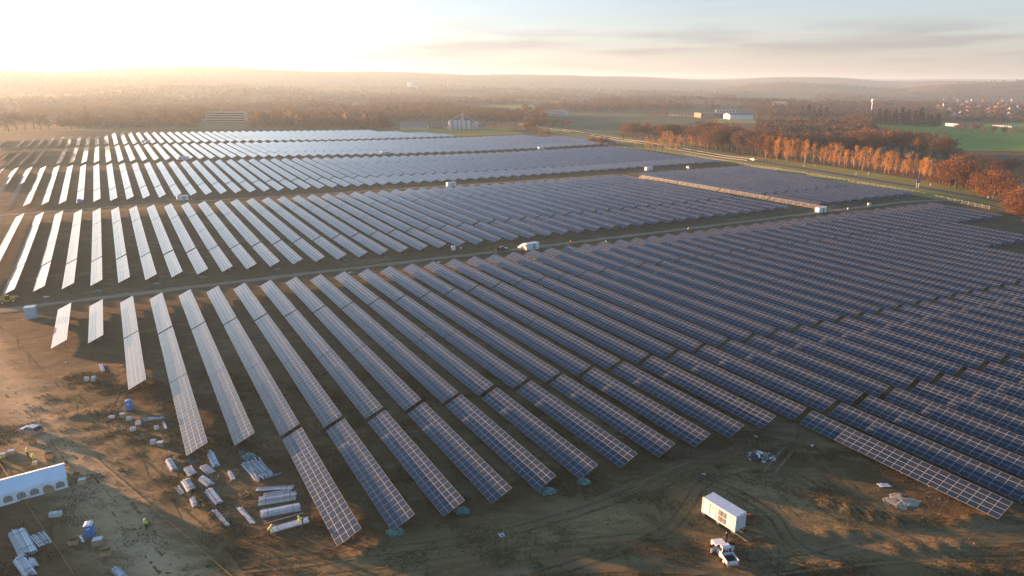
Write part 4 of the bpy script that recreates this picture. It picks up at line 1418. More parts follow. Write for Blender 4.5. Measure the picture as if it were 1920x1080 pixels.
# distant works
iw = empty('distant_works', gp(773, 166)); k_ = hm((iw.location.x, iw.location.y), 1); tag(iw, 'cluster of pale tanks and towers on the far hillside', 'factory')
for x_, w_, h_ in ((-7, 2, 9), (-3, 2.4, 11), (1, 2.2, 10), (5, 3, 7), (9, 4, 5)):
    MB().lathe([(w_ * k_ / 2, -2 * k_), (w_ * k_ / 2, h_ * k_), (0, (h_ + .8) * k_)], 12, 0, (x_ * k_, 0, 0)).build('tank', M_white, iw)
MB().box((3 * k_, 5 * k_, 5 * k_), (20 * k_, 4 * k_, 10 * k_)).build('works_building', M_wallw, iw)
ch = empty('chimney_stack', gp(840, 165)); tag(ch, 'single pale chimney stack on the far hillside', 'chimney')
MB().lathe([(1.3 * k_, -2 * k_), (.9 * k_, 12 * k_)], 12).build('shaft', M_wallw, ch)
MB().lathe([(1.05 * k_, 11 * k_), (1.05 * k_, 12.2 * k_), (.6 * k_, 12.2 * k_)], 12).build('rim', M_wally, ch)
# ------------------------------------------------------------------ containers and cabins
def container(name, loc, rz, L_, label, mat_=None, lift=.45, blocks=True, louvre=True, cat='container', W_=2.44, H_=2.6):
    """steel container: x along its length, the side with doors and louvres faces -y, the end doors face +x"""
    m = mat_ or M_white
    o = empty(name, loc, rz); tag(o, label, cat)
    b = MB()
    b.box((0, 0, lift + H_ / 2), (L_ - .1, W_ - .1, H_ - .08))
    for s_ in (-1, 1):                         # corner posts and rails of the frame
        for t_ in (-1, 1):
            b.box((s_ * (L_ / 2 - .08), t_ * (W_ / 2 - .08), lift + H_ / 2), (.16, .16, H_))
        b.box((0, s_ * (W_ / 2 - .06), lift + H_ - .06), (L_ - .33, .12, .12))
        b.box((0, s_ * (W_ / 2 - .06), lift + .08), (L_ - .33, .12, .16))
    bo = b.build('body', m, o)
    MB().box((0, 0, lift + H_ - .02), (L_ - .2, W_ - .2, .05)).build('roof', M_pale, o)
    c = MB()                                    # corrugation, geometry on both long sides
    x_ = -L_ / 2 + .35
    while x_ < L_ / 2 - .3:
        for s_ in (-1, 1):
            if not (louvre and s_ < 0 and -L_ / 2 + .5 < x_ < L_ * .26):
                c.box((x_, s_ * (W_ / 2 - .045), lift + H_ / 2), (.13, .06, H_ - .34))
        x_ += .28
    c.build('corrugation', m, o)['kind'] = 'stuff'
    for s_ in (-1, 1):                          # end doors
        d = MB().box((L_ / 2 - .03, s_ * W_ * .235, lift + H_ / 2), (.06, W_ * .44, H_ - .34)).build('end_door', m, o)
        MB().tube((L_ / 2 + .03, s_ * W_ * .12, lift + .2), (L_ / 2 + .03, s_ * W_ * .12, lift + H_ - .2), .025, None, 6).tube((L_ / 2 + .03, s_ * W_ * .3, lift + .2), (L_ / 2 + .03, s_ * W_ * .3, lift + H_ - .2), .025, None, 6).build('lock_rod', M_galvd, d)
    if louvre:
        for k in range(2):
            MB().box((-L_ / 2 + 1.0 + k * 1.15, -W_ / 2 + .02, lift + H_ * .48), (1.05, .05, H_ * .8)).build('side_door', m, o)
        MB().box((-L_ / 2 + 1.55, -W_ / 2 - .01, lift + H_ * .48), (.09, .05, H_ * .82)).build('door_gap', M_galvd, o)
        MB().box((-L_ / 2 + 2.15, -W_ / 2 - .02, lift + H_ * .72), (.34, .03, .34)).build('warning_label', M_warn, o)
        for k in range(2):
            for j in range(2):
                f = MB().box((L_ * .04 + k * .78, -W_ / 2 + .01, lift + .68 + j * 1.05), (.62, .05, .9)).build('louvre', M_galvd, o)
                s2 = MB()
                for q in range(6):
                    s2.box((L_ * .04 + k * .78, -W_ / 2 - .025, lift + .33 + q * .14 + j * 1.05), (.56, .04, .07))
                s2.build('louvre_slats', M_galvd, f)['kind'] = 'stuff'
    if blocks:
        for s_ in (-1, 0, 1):
            for t_ in (-1, 1):
                MB().box((s_ * (L_ / 2 - .35), t_ * (W_ / 2 - .3), lift / 2 - .1), (.6, .5, lift + .2)).build('footing_block', M_conc, o)
    return o


a_, b_ = Vector(px(1319, 968)), Vector(px(1371, 1001))
hd = math.atan2(b_.y - a_.y, b_.x - a_.x)
mid = (a_ + b_) / 2 + Vector((-math.sin(hd), math.cos(hd))) * 1.25
container('inverter_container', on(mid.x, mid.y), hd, 6.4, 'large white inverter container on concrete blocks near the pickup', None, .6)
# timber ramp at its end
q = gp(1390, 1006)
ro = empty('timber_ladder', q, hd + .05); tag(ro, 'raw timber ramp frame lying at the end of the white container', 'timber frame')
for s_ in (-1, 1):
    MB().bar((-1.6, s_ * .55, .42), (1.6, s_ * .55, .1), .09, .14).build('rail', M_wood, ro)
for k in range(11):
    t_ = k / 10
    MB().bar((-1.55 + 3.1 * t_, -.6, .50 - .32 * t_), (-1.55 + 3.1 * t_, .6, .50 - .32 * t_), .09, .05).build('rung', M_wood, ro)
for i_, (q, L_, rzp, lab, m_) in enumerate((
        ((60, 596), 3.0, ((50, 596), (75, 593)), 'small pale blue grey cabinet container beside the lane at left', M_greyb),)):
    container('cabinet_container', gp(*q), heading(gp(*rzp[0]), gp(*rzp[1])), L_, lab, m_, .15, False, False, W_=2.6, H_=3.4)
LANEH = heading(Vector(row_xy(3.7, 10)), Vector(row_xy(3.6, 20)))
for q, L_, lab in (((996, 468), 6.1, 'white container with canopy on the lane beside the dark pickup'),
                   ((846, 350), 6.1, 'white container at the second lane above the middle panels'),
                   ((1538, 399), 6.1, 'white container at the lane corner right of the blocks'),
                   ((1216, 320), 6.1, 'white container at the end of the yellow lit rails'),
                   ((343, 376), 6.1, 'pale container among the bright panels at left'),
                   ((1014, 281), 6.1, 'white container on the far lane below the road'),
                   ((274, 268), 8.0, 'tiny pale container among the farthest bright panels'),
                   ((345, 300), 8.0, 'pale container on the third lane at left'),
                   ((722, 290), 8.0, 'pale container on the third lane in the middle')):
    container('white_container', gp(*q), LANEH + .1, L_, lab, None, .3, True, True)
# canopy beside the lane container
q = gp(978, 470); cn_ = empty('canopy_frame', q, LANEH); tag(cn_, 'pale lean-to canopy at the left end of the lane container', 'canopy')
MB().add([(-1.3, -1, 1.4), (1.0, -1, 2.6), (1.0, 1.3, 2.6), (-1.3, 1.3, 1.4), (-1.3, -1, 1.46), (1.0, -1, 2.66), (1.0, 1.3, 2.66), (-1.3, 1.3, 1.46)], [(0, 3, 2, 1), (4, 5, 6, 7), (0, 1, 5, 4), (1, 2, 6, 5), (2, 3, 7, 6), (3, 0, 4, 7)]).build('sheet', M_tent, cn_)
for x_, h_ in ((-1.25, 1.4), (.95, 2.6)):
    for y_ in (-.95, 1.25):
        MB().tube((x_, y_, -.1), (x_, y_, h_), .04, None, 6).build('post', M_galv, cn_)

# ------------------------------------------------------------------ vehicles
def wheel_parts(o, x_, y_, r_, w_=.24):
    t = MB().tube((x_, y_ - w_ / 2, r_), (x_, y_ + w_ / 2, r_), r_, None, 18).build('wheel', M_tyre, o)
    s_ = 1 if y_ > 0 else -1
    MB().tube((x_, y_ + s_ * w_ * .3, r_), (x_, y_ + s_ * (w_ / 2 + .012), r_), r_ * .6, r_ * .5, 12).build('rim', M_galv, t)


def loft(secs, mi=0):
    """body skin through cross sections (x, half width, z bottom, z top, half width at top)"""
    mb = MB()
    P = []
    for x_, w, zb, zt_, wt_ in secs:
        P.append([(x_, -w, zb), (x_, -w, (zb + zt_) / 2), (x_, -wt_, zt_), (x_, wt_, zt_), (x_, w, (zb + zt_) / 2), (x_, w, zb)])
    V = [p for s in P for p in s]
    F = []
    for i in range(len(P) - 1):
        for j in range(5):
            F.append((i * 6 + j, i * 6 + j + 1, i * 6 + 6 + j + 1, i * 6 + 6 + j))
        F.append((i * 6 + 5, i * 6, i * 6 + 6, i * 6 + 11))
    n = len(P)
    F += [(5, 4, 3, 2, 1, 0), tuple((n - 1) * 6 + j for j in range(6))]
    mb.add(V, F, mi)
    return mb


def pickup(loc, rz, label, paint, open_doors):
    """front faces +x"""
    o = empty('pickup_truck', loc, rz); tag(o, label, 'pickup truck')
    loft([(2.62, .72, .42, .78, .70), (2.50, .86, .36, 1.0, .80), (1.2, .92, .34, 1.13, .84), (.95, .92, .34, 1.15, .86), (-.75, .92, .34, 1.15, .86), (-.78, .92, .34, .72, .90)]).build('body', paint, o)
    # cab
    loft([(1.02, .80, 1.14, 1.16, .80), (.45, .80, 1.14, 1.72, .64), (-.2, .80, 1.14, 1.79, .66), (-.68, .80, 1.14, 1.74, .66), (-.80, .80, 1.14, 1.2, .78)]).build('cab', M_cglass, o)
    MB().add([(.44, -.66, 1.73), (.44, .66, 1.73), (-.2, .69, 1.80), (-.7, .67, 1.75), (-.7, -.67, 1.75), (-.2, -.69, 1.80), (.44, -.66, 1.79), (.44, .66, 1.79), (-.2, .66, 1.86), (-.7, .66, 1.80), (-.7, -.66, 1.80), (-.2, -.66, 1.86)],
             [(6, 7, 8, 11), (11, 8, 9, 10), (0, 1, 7, 6), (1, 2, 8, 7), (2, 3, 9, 8), (3, 4, 10, 9), (4, 5, 11, 10), (5, 0, 6, 11)]).build('roof', paint, o)
    pl = MB()
    for s_ in (-1, 1):
        pl.bar((1.0, s_ * .80, 1.15), (.45, s_ * .66, 1.76), .06).bar((-.12, s_ * .815, 1.14), (-.18, s_ * .70, 1.78), .09).bar((-.74, s_ * .80, 1.14), (-.70, s_ * .67, 1.76), .12)
    for y_ in (-.22, .22):
        pl.bar((-.815, y_, 1.16), (-.72, y_, 1.74), .06)
    pl.build('pillars', paint, o)
    # bed
    bd = MB()
    for s_ in (-1, 1):
        bd.box((-1.72, s_ * .88, .88), (1.84, .08, .56))
    bd.box((-.80, 0, .88), (.06, 1.7, .56)).build('bed_side', paint, o)
    MB().box((-1.72, 0, .66), (1.84, 1.68, .06)).build('bed_floor', M_black, o)
    MB().box((-2.66, 0, .86), (.06, 1.72, .52)).build('tailgate', paint, o)
    MB().box((-2.72, 0, .5), (.14, 1.7, .14)).build('rear_bumper', M_galv, o)
    MB().box((2.62, 0, .46), (.14, 1.5, .22)).build('front_bumper', M_black, o)
    for s_ in (-1, 1):
        MB().box((-2.69, s_ * .82, .90), (.05, .14, .36)).build('tail_light', M_red, o)
        MB().box((2.57, s_ * .60, .84), (.12, .30, .16)).build('headlight', M_pale, o)
        for x_ in (1.62, -1.62):
            wheel_parts(o, x_, s_ * .80, .37)
        dm_ = MB().box((-.52, 0, .72), (1.04, .07, .78)).mesh('door', paint)
        dr = link(bpy.data.objects.new('door', dm_), o)
        dr.location = (.95, s_ * .925, 0)
        dr.rotation_euler = (0, 0, -s_ * R(62) if open_doors else 0)
        w_ = MB().add([(-.98, -.02, 1.11), (-.06, -.02, 1.11), (-.45, -.02, 1.66), (-.95, -.02, 1.70), (-.98, .02, 1.11), (-.06, .02, 1.11), (-.45, .02, 1.66), (-.95, .02, 1.70)], [(0, 1, 2, 3), (7, 6, 5, 4), (0, 4, 5, 1), (1, 5, 6, 2), (2, 6, 7, 3), (3, 7, 4, 0)]).build('door_window', M_cglass, dr)
        MB().box((-.85, s_ * .05, .98), (.16, .03, .04)).build('door_handle', M_black, dr)
    return o


a_, b_ = gp(1345, 1020), gp(1368, 1052)
c_ = gp(1357, 1042); hdp = heading(b_, a_)
pickup(c_, hdp, 'white pickup truck with both front doors open below the container', M_carw, True)
c2 = gp(941, 470); pickup(c2, LANEH, 'black pickup truck parked on the lane left of the container', M_cark, False)


def suv(name, loc, rz, label, paint, sc_=1.0, cat='car'):
    o = empty(name, loc, rz); o.scale = (sc_,) * 3; tag(o, label, cat)
    loft([(2.25, .66, .40, .74, .64), (2.12, .84, .32, .90, .76), (1.05, .89, .30, 1.02, .82), (-1.9, .89, .30, 1.05, .83), (-2.2, .80, .36, .98, .76)]).build('body', paint, o)
    loft([(1.1, .78, 1.0, 1.03, .78), (.45, .78, 1.0, 1.50, .62), (-1.5, .78, 1.02, 1.53, .62), (-2.12, .74, 1.02, 1.1, .72)]).build('windows', M_cglass, o)
    MB().add([(.42, -.64, 1.49), (.42, .64, 1.49), (-1.55, .64, 1.52), (-1.55, -.64, 1.52), (.36, -.62, 1.57), (.36, .62, 1.57), (-1.5, .62, 1.60), (-1.5, -.62, 1.60)], [(4, 5, 6, 7), (0, 1, 5, 4), (1, 2, 6, 5), (2, 3, 7, 6), (3, 0, 4, 7)]).build('roof', paint, o)
    pl = MB()
    for s_ in (-1, 1):
        pl.bar((1.1, s_ * .79, 1.02), (.44, s_ * .64, 1.53), .06).bar((-.3, s_ * .80, 1.02), (-.34, s_ * .65, 1.54), .08).bar((-1.35, s_ * .80, 1.02), (-1.4, s_ * .65, 1.55), .10)
    pl.build('pillars', paint, o)
    for s_ in (-1, 1):
        MB().box((-2.18, s_ * .62, .86), (.08, .2, .26)).build('tail_light', M_red, o)
        MB().box((2.16, s_ * .58, .74), (.1, .3, .14)).build('headlight', M_pale, o)
        MB().box((.55, s_ * .93, 1.0), (.14, .14, .12)).build('mirror', M_black, o)
        for x_ in (1.38, -1.35):
            wheel_parts(o, x_, s_ * .78, .33)
    return o


suv('parked_car', gp(60, 811), heading(gp(78, 812), gp(45, 806)), 'silver estate car with dark rear window parked beside the sandy track', M_cars)
suv('driving_car', gp(1412, 301) + Vector((0, 0, .15)), heading(gp(1412, 302), gp(1300, 284)), 'white car driving on the road above the panels', M_carw, 1.25)
suv('white_van', gp(1291, 316), LANEH + 1.2, 'white van parked at the upper panel edge right of a container', M_carw, 1.35, 'van')

# telehandler at the left edge of the lane
t0 = empty('telehandler', gp(14, 568), LANEH + .3); tag(t0, 'yellow telehandler standing on the lane at the left edge', 'telehandler')
MB().box((0, 0, 1.0), (4.2, 1.5, .8)).box((-1.6, .2, 1.7), (1.2, 1.2, .7)).build('chassis', M_yel, t0)
MB().box((.1, -.55, 1.9), (1.4, .9, 1.3), 0, 0, None, .8).build('cab', M_cglass, t0)
MB().box((.1, -.55, 2.6), (1.3, .9, .08)).build('cab_roof', M_yel, t0)
MB().bar((-1.9, .4, 2.1), (2.9, .4, 1.5), .35, .4).build('boom', M_yel, t0)
MB().box((3.2, .4, .9), (.3, 1.3, 1.0)).bar((3.3, .1, .4), (4.4, .1, .4), .12, .06).bar((3.3, .8, .4), (4.4, .8, .4), .12, .06).build('fork_carriage', M_black, t0)
for x_ in (-1.4, 1.4):
    for s_ in (-1, 1):
        wheel_parts(t0, x_, s_ * .95, .6, .4)

# ------------------------------------------------------------------ tent
a_, b_ = gp(-40, 962), gp(129, 914)
tl = (b_ - a_).length; hd = heading(a_, b_)
tn = empty('white_tent', a_, hd); tag(tn, 'long white party tent with arched windows at the left edge', 'tent')
TWD, EH, RH = 5.6, 2.1, 3.35
MB().add([(-8, 0, 0), (tl, 0, 0), (tl, 0, EH), (-8, 0, EH), (-8, -.02, 0), (tl, -.02, 0), (tl, -.02, EH), (-8, -.02, EH)], [(3, 2, 1, 0), (4, 5, 6, 7)]).build('front_wall', M_tent, tn)
MB().add([(-8, TWD, 0), (tl, TWD, 0), (tl, TWD, EH), (-8, TWD, EH)], [(0, 1, 2, 3)]).build('rear_wall', M_tent, tn)
MB().add([(tl, 0, 0), (tl, TWD, 0), (tl, TWD, EH), (tl, TWD / 2, RH), (tl, 0, EH)], [(0, 1, 2, 3, 4)]).build('end_wall', M_tent, tn)
n_ = 12
for nm, y0, y1 in (('front_roof', -.12, TWD / 2), ('rear_roof', TWD + .12, TWD / 2)):
    V, F = [], []
    for k in range(n_ + 1):
        x_ = -8 + (tl + 8) * k / n_
        sag = .10 * abs(math.sin(k * math.pi / 2)) if k % 2 else 0
        V += [(x_, y0, EH - .04), (x_, y0 * .5 + y1 * .5, (EH + RH) / 2 - sag), (x_, y1, RH - sag * .5)]
    for k in range(n_):
        for j in (0, 1):
            F.append((k * 3 + j, k * 3 + 3 + j, k * 3 + 4 + j, k * 3 + 1 + j))
    MB().add(V, F if y0 < 0 else [f[::-1] for f in F], 0, True).build(nm, M_tent, tn)
wn_ = MB()
P = [(-.5, 0, 0), (.5, 0, 0)] + [(.5 * math.cos(t), 0, .55 + .45 * math.sin(t)) for t in np.linspace(0, math.pi, 9)]
wn_.add([(x, -.035, z) for x, y, z in P], [tuple(range(len(P)))], 0)
wme = wn_.mesh('tent_window', M_tentwin)
fr_ = MB()
for a0, a1 in zip(P, P[1:] + P[:1]):
    fr_.bar((a0[0], -.045, a0[2]), (a1[0], -.045, a1[2]), .035)
fme = fr_.mesh('window_seam', M_tent)
x_ = tl - 1.1
while x_ > -7:
    w_ = link(bpy.data.objects.new('tent_window', wme), tn); w_.location = (x_, 0, .5); w_.scale = (1.3, 1, 1.2)
    s_ = link(bpy.data.objects.new('window_seam', fme), w_)
    x_ -= 1.8
for k in range(7):
    MB().tube((-8 + (tl + 8) * k / 6, -.06, 0), (-8 + (tl + 8) * k / 6, -.06, EH), .03, None, 6).build('pole', M_galv, tn)

# ------------------------------------------------------------------ portable toilets
def toilet(q, rz, label, roof):
    o = empty('portable_toilet', gp(*q), rz); tag(o, label, 'portable toilet', 'blue portable toilets')
    MB().box((0, 0, .08), (1.15, 1.15, .16)).build('skid', M_black, o)
    MB().box((0, 0, 1.12), (1.1, 1.1, 1.96)).build('cabin', M_blue, o)
    MB().box((0, -.57, 1.08), (.72, .05, 1.75)).build('door', M_blue, o)
    MB().box((0, -.59, 1.62), (.5, .03, .2)).build('door_vent', M_pale, o)
    MB().box((.28, -.61, 1.05), (.06, .05, .16)).build('door_latch', M_black, o)
    MB().prism([(-.6, 2.08), (.6, 2.08), (.52, 2.2), (.3, 2.32), (-.3, 2.32), (-.52, 2.2)], -.6, .6).build('roof', roof, o)
    MB().tube((.35, .35, 2.2), (.35, .35, 2.6), .06, None, 8).build('vent_pipe', M_pale, o)


toilet((243, 769), .25, 'blue portable toilet among the packing crates left of the panels', M_blue)
toilet((170, 1007), .30, 'blue portable toilet with white roof below the tent', M_pale)
toilet((632, 353), .2, 'blue portable toilet at the second lane between bright panels', M_blue)
# cable reel
cr0 = empty('cable_reel', gp(150, 381), 1.0); tag(cr0, 'blue cable reel standing at the end of a bright panel row', 'cable reel')
for y_ in (-.5, .5):
    MB().tube((0, y_ - .05, 1.2), (0, y_ + .05, 1.2), 1.2, None, 20).build('flange', M_blue, cr0)
MB().tube((0, -.45, 1.2), (0, .45, 1.2), .75, None, 16).build('cable', M_black, cr0)

# ------------------------------------------------------------------ crates, frames, steel bundles
def crate(loc, rz, d, label, kind, group, name='packing_crate'):
    """pallet with a load: 'open' a timber box without lid, 'film' a load wrapped in film, 'card' a cardboard carton, 'frame' an empty steel stillage"""
    o = empty(name, loc, rz); tag(o, label, 'crate', group)
    L_, W_, H_ = (q * (.66 if kind != 'frame' else .8) for q in d)
    if kind == 'frame':
        for s_ in (-1, 1):
            for t_ in (-1, 1):
                MB().bar((s_ * L_ / 2, t_ * W_ / 2, -.05), (s_ * L_ / 2, t_ * W_ / 2, H_), .07).build('upright', M_galv if group.startswith('steel') else M_wood, o)
            MB().bar((s_ * L_ / 2, -W_ / 2, H_ - .04), (s_ * L_ / 2, W_ / 2, H_ - .04), .06).build('cross_bar', M_wood, o)
            MB().bar((-L_ / 2, s_ * W_ / 2, .14), (L_ / 2, s_ * W_ / 2, .14), .08).build('base_rail', M_wood, o)
        return o
    for k in (-1, 0, 1):
        MB().box((0, k * W_ * .42, .05), (L_, .1, .14)).build('pallet_runner', M_wood, o)
    for k in range(5):
        MB().box(((k - 2) * L_ * .22, 0, .135), (L_ * .17, W_, .025)).build('pallet_board', M_wood, o)
    if kind == 'open':
        w_ = MB()
        for s_ in (-1, 1):
            MB().box((0, s_ * (W_ / 2 - .02), .15 + H_ / 2), (L_, .04, H_)).build('side_panel', M_ply, o)
            MB().box((s_ * (L_ / 2 - .02), 0, .15 + H_ / 2), (.04, W_ - .08, H_)).build('end_panel', M_ply, o)
        MB().box((0, 0, .2), (L_ - .1, W_ - .1, .04)).build('floor_panel', M_ply, o)
    elif kind == 'card':
        MB().box((0, 0, .15 + H_ / 2), (L_, W_, H_)).build('carton', M_card, o)
        MB().box((0, 0, .155 + H_), (L_ * .99, W_ * .99, .03)).build('lid', M_film, o)
    else:
        k_ = 3
        for k in range(k_):
            MB().box((0, (k - 1) * W_ / k_, .15 + H_ / 2), (L_, W_ / k_ - .03, H_)).build('wrapped_load', M_film, o)
        MB().box((-L_ * .25, 0, .16 + H_), (.05, W_, .02)).box((L_ * .25, 0, .16 + H_), (.05, W_, .02)).build('strap', M_black, o)
    return o


CR = [  # pixel, heading, size, kind, label
    ((163, 714), .3, (1.2, 1.5, 1.2), 'film', 'white wrapped crate, left one of the pair below the two short panel rows'),
    ((176, 714), .3, (1.2, 2.0, 1.3), 'film', 'white wrapped crate, right one of the pair below the two short panel rows'),
    ((210, 784), .2, (1.5, 1.1, .7), 'film', 'low wrapped load left of the upper blue toilet'),
    ((230, 782), .3, (1.4, 1.2, 1.1), 'card', 'carton topped with white film just left below the upper blue toilet'),
    ((243, 788), .25, (1.5, 1.2, .9), 'film', 'wrapped load just below the upper blue toilet'),
    ((260, 796), .2, (1.4, 1.2, .9), 'film', 'wrapped load right below the upper blue toilet'),
    ((250, 808), .4, (1.5, 1.3, .9), 'film', 'sunlit wrapped load, lowest of those under the upper toilet'),
    ((269, 786), .3, (1.5, 1.3, 1.0), 'open', 'open brown timber box right of the upper blue toilet'),
    ((288, 833), .2, (1.3, 1.2, 1.2), 'film', 'wrapped load, left of the three crates beside the row end'),
    ((301, 836), .2, (1.6, 1.4, 1.1), 'card', 'carton, middle of the three crates beside the row end'),
    ((313, 829), .2, (1.7, 1.4, 1.1), 'open', 'open timber box, right of the three crates beside the row end'),
    ((294, 806), .6, (1.1, 1.0, .9), 'film', 'small wrapped load beside the heap of loose rails'),
    ((185, 1022), .3, (2.0, 1.5, 1.4), 'card', 'carton with pale lid right of the lower blue toilet'),
    ((200, 1041), .35, (2.0, 1.6, 1.2), 'open', 'open timber box right below the lower blue toilet'),
    ((140, 1024), .3, (1.9, 1.6, 1.1), 'open', 'shaded timber box left of the lower blue toilet'),
    ((105, 968), .2, (2.6, 1.2, 1.0), 'film', 'pale crate with dark gap standing right of the cable trestle'),
    ((94, 860), .25, (1.9, 1.7, 1.5), 'open', 'tall open timber box lit orange behind the tent'),
    ((61, 832), .1, (1.7, 1.3, 1.2), 'open', 'timber box standing below the silver car'),
    ((22, 851), .3, (1.7, 1.3, .9), 'card', 'carton with white top left of the workers behind the tent'),
    ((6, 857), .3, (1.6, 1.2, .9), 'card', 'carton with white top at the left picture edge'),
    ((67, 872), .3, (1.3, 1.1, .8), 'card', 'small carton in front of the crouching worker'),
    ((144, 896), .3, (1.8, 1.5, 1.0), 'open', 'open timber box with grey load right of the tent'),
    ((155, 907), .3, (1.7, 1.4, 1.2), 'card', 'grey carton at the tent corner beside the track'),
    ((127, 877), .3, (1.5, 1.2, .5), 'open', 'low timber box at the rear corner of the tent'),
    ((94, 925), .3, (1.7, .9, 1.4), 'open', 'timber box standing against the tent front'),
    ((1145, 266 + 200), .2, (1.4, 1.2, .8), 'card', 'carton by the lane right of the white container')]
for q, rz, d, kind, lab in CR:
    crate(gp(*q), rz, d, lab, kind, 'crates and cartons on the storage ground')
FRM = [((197, 789), 'empty timber frame left of the low wrapped load'), ((223, 806), 'empty frame left below the crates'), ((262, 822), 'empty frame with blue load left of three crates'), ((297, 770), 'empty frame beside the second panel row'),
       ((313, 855), 'empty frame below the three crates'), ((48, 940), 'timber trestle in front of the tent where the rope starts'), ((372, 948), 'empty frame beside the short pipes'), ((403, 898), 'empty frame right of the rail bundles'),
       ((440, 890), 'empty frame near the picked over rails'), ((457, 930), 'tangled timber frame heap left of the beam stacks'), ((50, 823), 'white empty frame below the silver car'), ((419, 970), 'empty frame beside the long channel')]
for q, lab in FRM:
    crate(gp(*q), rnd.uniform(0, 1.5), (1.5, 1.1, .8), lab, 'frame', 'empty frames on the storage ground', 'stillage_frame')


def bundle(q, q2, n, layers, label, m=None, w=.13, h=.11, jit=.05, fan=0.0, group='bundles of galvanised steel profiles', L_=None):
    """profiles lying side by side from pixel q to pixel q2"""
    a, b = gp(*q), gp(*q2)
    c = (a + b) / 2
    o = empty('steel_bundle', on(c.x, c.y), heading(a, b)); tag(o, label, 'steel bundle', group)
    L_ = L_ or (b - a).length
    for s_ in (-.3, .3):
        MB().box((s_ * L_, 0, .04), (.1, n * w * 1.35, .12)).build('bearer', M_wood, o)
    m = m or M_galv
    ch = MB().box((0, 0, 0), (L_, w * .9, h * .22)).box((0, w * .40, h * .38), (L_, w * .1, h * .6)).box((0, -w * .40, h * .38), (L_, w * .1, h * .6)).mesh('profile', m)
    for l_ in range(layers):
        for k in range(n - l_):
            p_ = link(bpy.data.objects.new('profile', ch), o)
            p_.location = (rnd.uniform(-jit, jit) * L_, (k - (n - 1 - l_) / 2) * w * 1.3, .13 + l_ * h * 1.05)
            p_.rotation_euler = (math.pi if rnd.random() < .5 else 0, 0, rnd.uniform(-fan, fan) + rnd.uniform(-.015, .015))
    for s_ in (-.32, .32):
        MB().box((s_ * L_, 0, .14 + layers * h * .98), (.07, (n - layers * .6) * w * 1.25, .03)).build('strap', M_black, o)
    return o


BND = [((316, 864), (327, 883), 5, 3, 'bundle of bright profiles, top left of the storage heap'),
       ((352, 880), (362, 893), 6, 2, 'short bright bundle, second from left in the upper heap'),
       ((394, 850), (405, 875), 5, 4, 'tall bright bundle nearest the third panel row'),
       ((381, 875), (397, 888), 6, 2, 'white flat bundle left of the tall bright bundle'),
       ((378, 898), (395, 911), 6, 3, 'bright bundle below the white flat bundle'),
       ((348, 903), (360, 922), 6, 2, 'flat grey bundle in the middle of the heap'),
       ((332, 914), (342, 927), 3, 1, 'three thin pipes left of the flat grey bundle'),
       ((391, 920), (411, 945), 6, 3, 'dark and bright bundle at the lower right of the heap'),
       ((361, 936), (367, 951), 4, 2, 'short bundle beside the empty frame in the lower heap'),
       ((430, 885), (438, 900), 3, 2, 'small bundle beside the frame right of the heap'),
       ((402, 960), (428, 988), 3, 2, 'long narrow channel pack pointing at the rope'),
       ((448, 953), (476, 982), 3, 1, 'flat pale plank pack alone left of the beam stacks'),
       ((189, 685), (194, 697), 3, 1, 'short white plank pack right of the wrapped pair'),
       ((306, 795), (312, 806), 2, 1, 'two short rails on the grass beside the third row'),
       ((32, 1000), (55, 1042), 9, 4, 'big sunlit bundle of sheet profiles at lower left'),
       ((70, 1002), (86, 1022), 7, 1, 'flat white pack right of the big sunlit bundle'),
       ((36, 1052), (58, 1082), 6, 4, 'grey pack of profiles at the lower left corner'),
       ((58, 1052), (66, 1066), 4, 3, 'short pile of offcuts beside the grey pack'),
       ((216, 1068), (236, 1088), 5, 3, 'white bundle cut by the lower picture edge'),
       ((148, 1010), (154, 1022), 3, 2, 'short pipes leaning beside the shaded timber box')]
for a, b, n, l_, lab in BND:
    bundle(a, b, n, l_, lab, None, .2, .15)
bundle((470, 868), (496, 897), 16, 3, 'wide heap of loose pale profiles right of the storage ground', None, .16, .13, .12, .12)
bundle((494, 899), (528, 888), 5, 2, 'thin tangled rails beside the wide heap', M_galvd, .12, .08, .08, .10)
bundle((270, 790 - 1), (306, 785), 6, 2, 'bent loose rails in a heap right of the upper crates', M_galv, .14, .08, .1, .25, L_=3.5)
G_ = 'stacks of long steel beams left of the panels'
bundle((481, 920), (551, 915), 3, 1, 'pair of long beams, farthest of the beam stacks', M_galv, .28, .2, .02, .02, G_)
bundle((494, 929), (546, 921), 3, 1, 'shorter beams just in front of the farthest pair', M_galv, .28, .2, .02, 0, G_)
bundle((486, 941), (556, 930), 7, 1, 'broad stack of beams, second from the far end', M_galv, .27, .2, .02, .005, G_)
bundle((489, 966), (563, 951), 7, 1, 'broad stack of beams in the middle of the row', M_galv, .27, .2, .02, .005, G_)
bundle((498, 983), (569, 963), 1, 1, 'single thin rail between the beam stacks', M_galv, .12, .1, 0, 0, G_)
bundle((508, 997), (579, 976), 5, 1, 'nearest stack of beams handled by two workers', M_galv, .27, .2, .02, .005, G_)
bundle((938, 1000), (943, 1007), 2, 1, 'two short pale stakes lying on the soil in front', M_pale, .35, .1, 0, 0, 'stray pieces')

# spare modules on the ground
for q, rz, lab in (((457, 849), .5, 'spare solar module lying on the soil left of the green wrap'), ((362, 866), .9, 'grey spare module lying among the steel bundles'), ((1160, 868), 1.0, 'spare solar module under the end of a panel row')):
    o_ = empty('spare_module', gp(*q) + Vector((0, 0, .14)), rz); tag(o_, lab, 'solar module', 'spare modules on the ground')
    o_.rotation_euler = (.06, .04, rz)
    link(bpy.data.objects.new('panel', ME_module), o_)

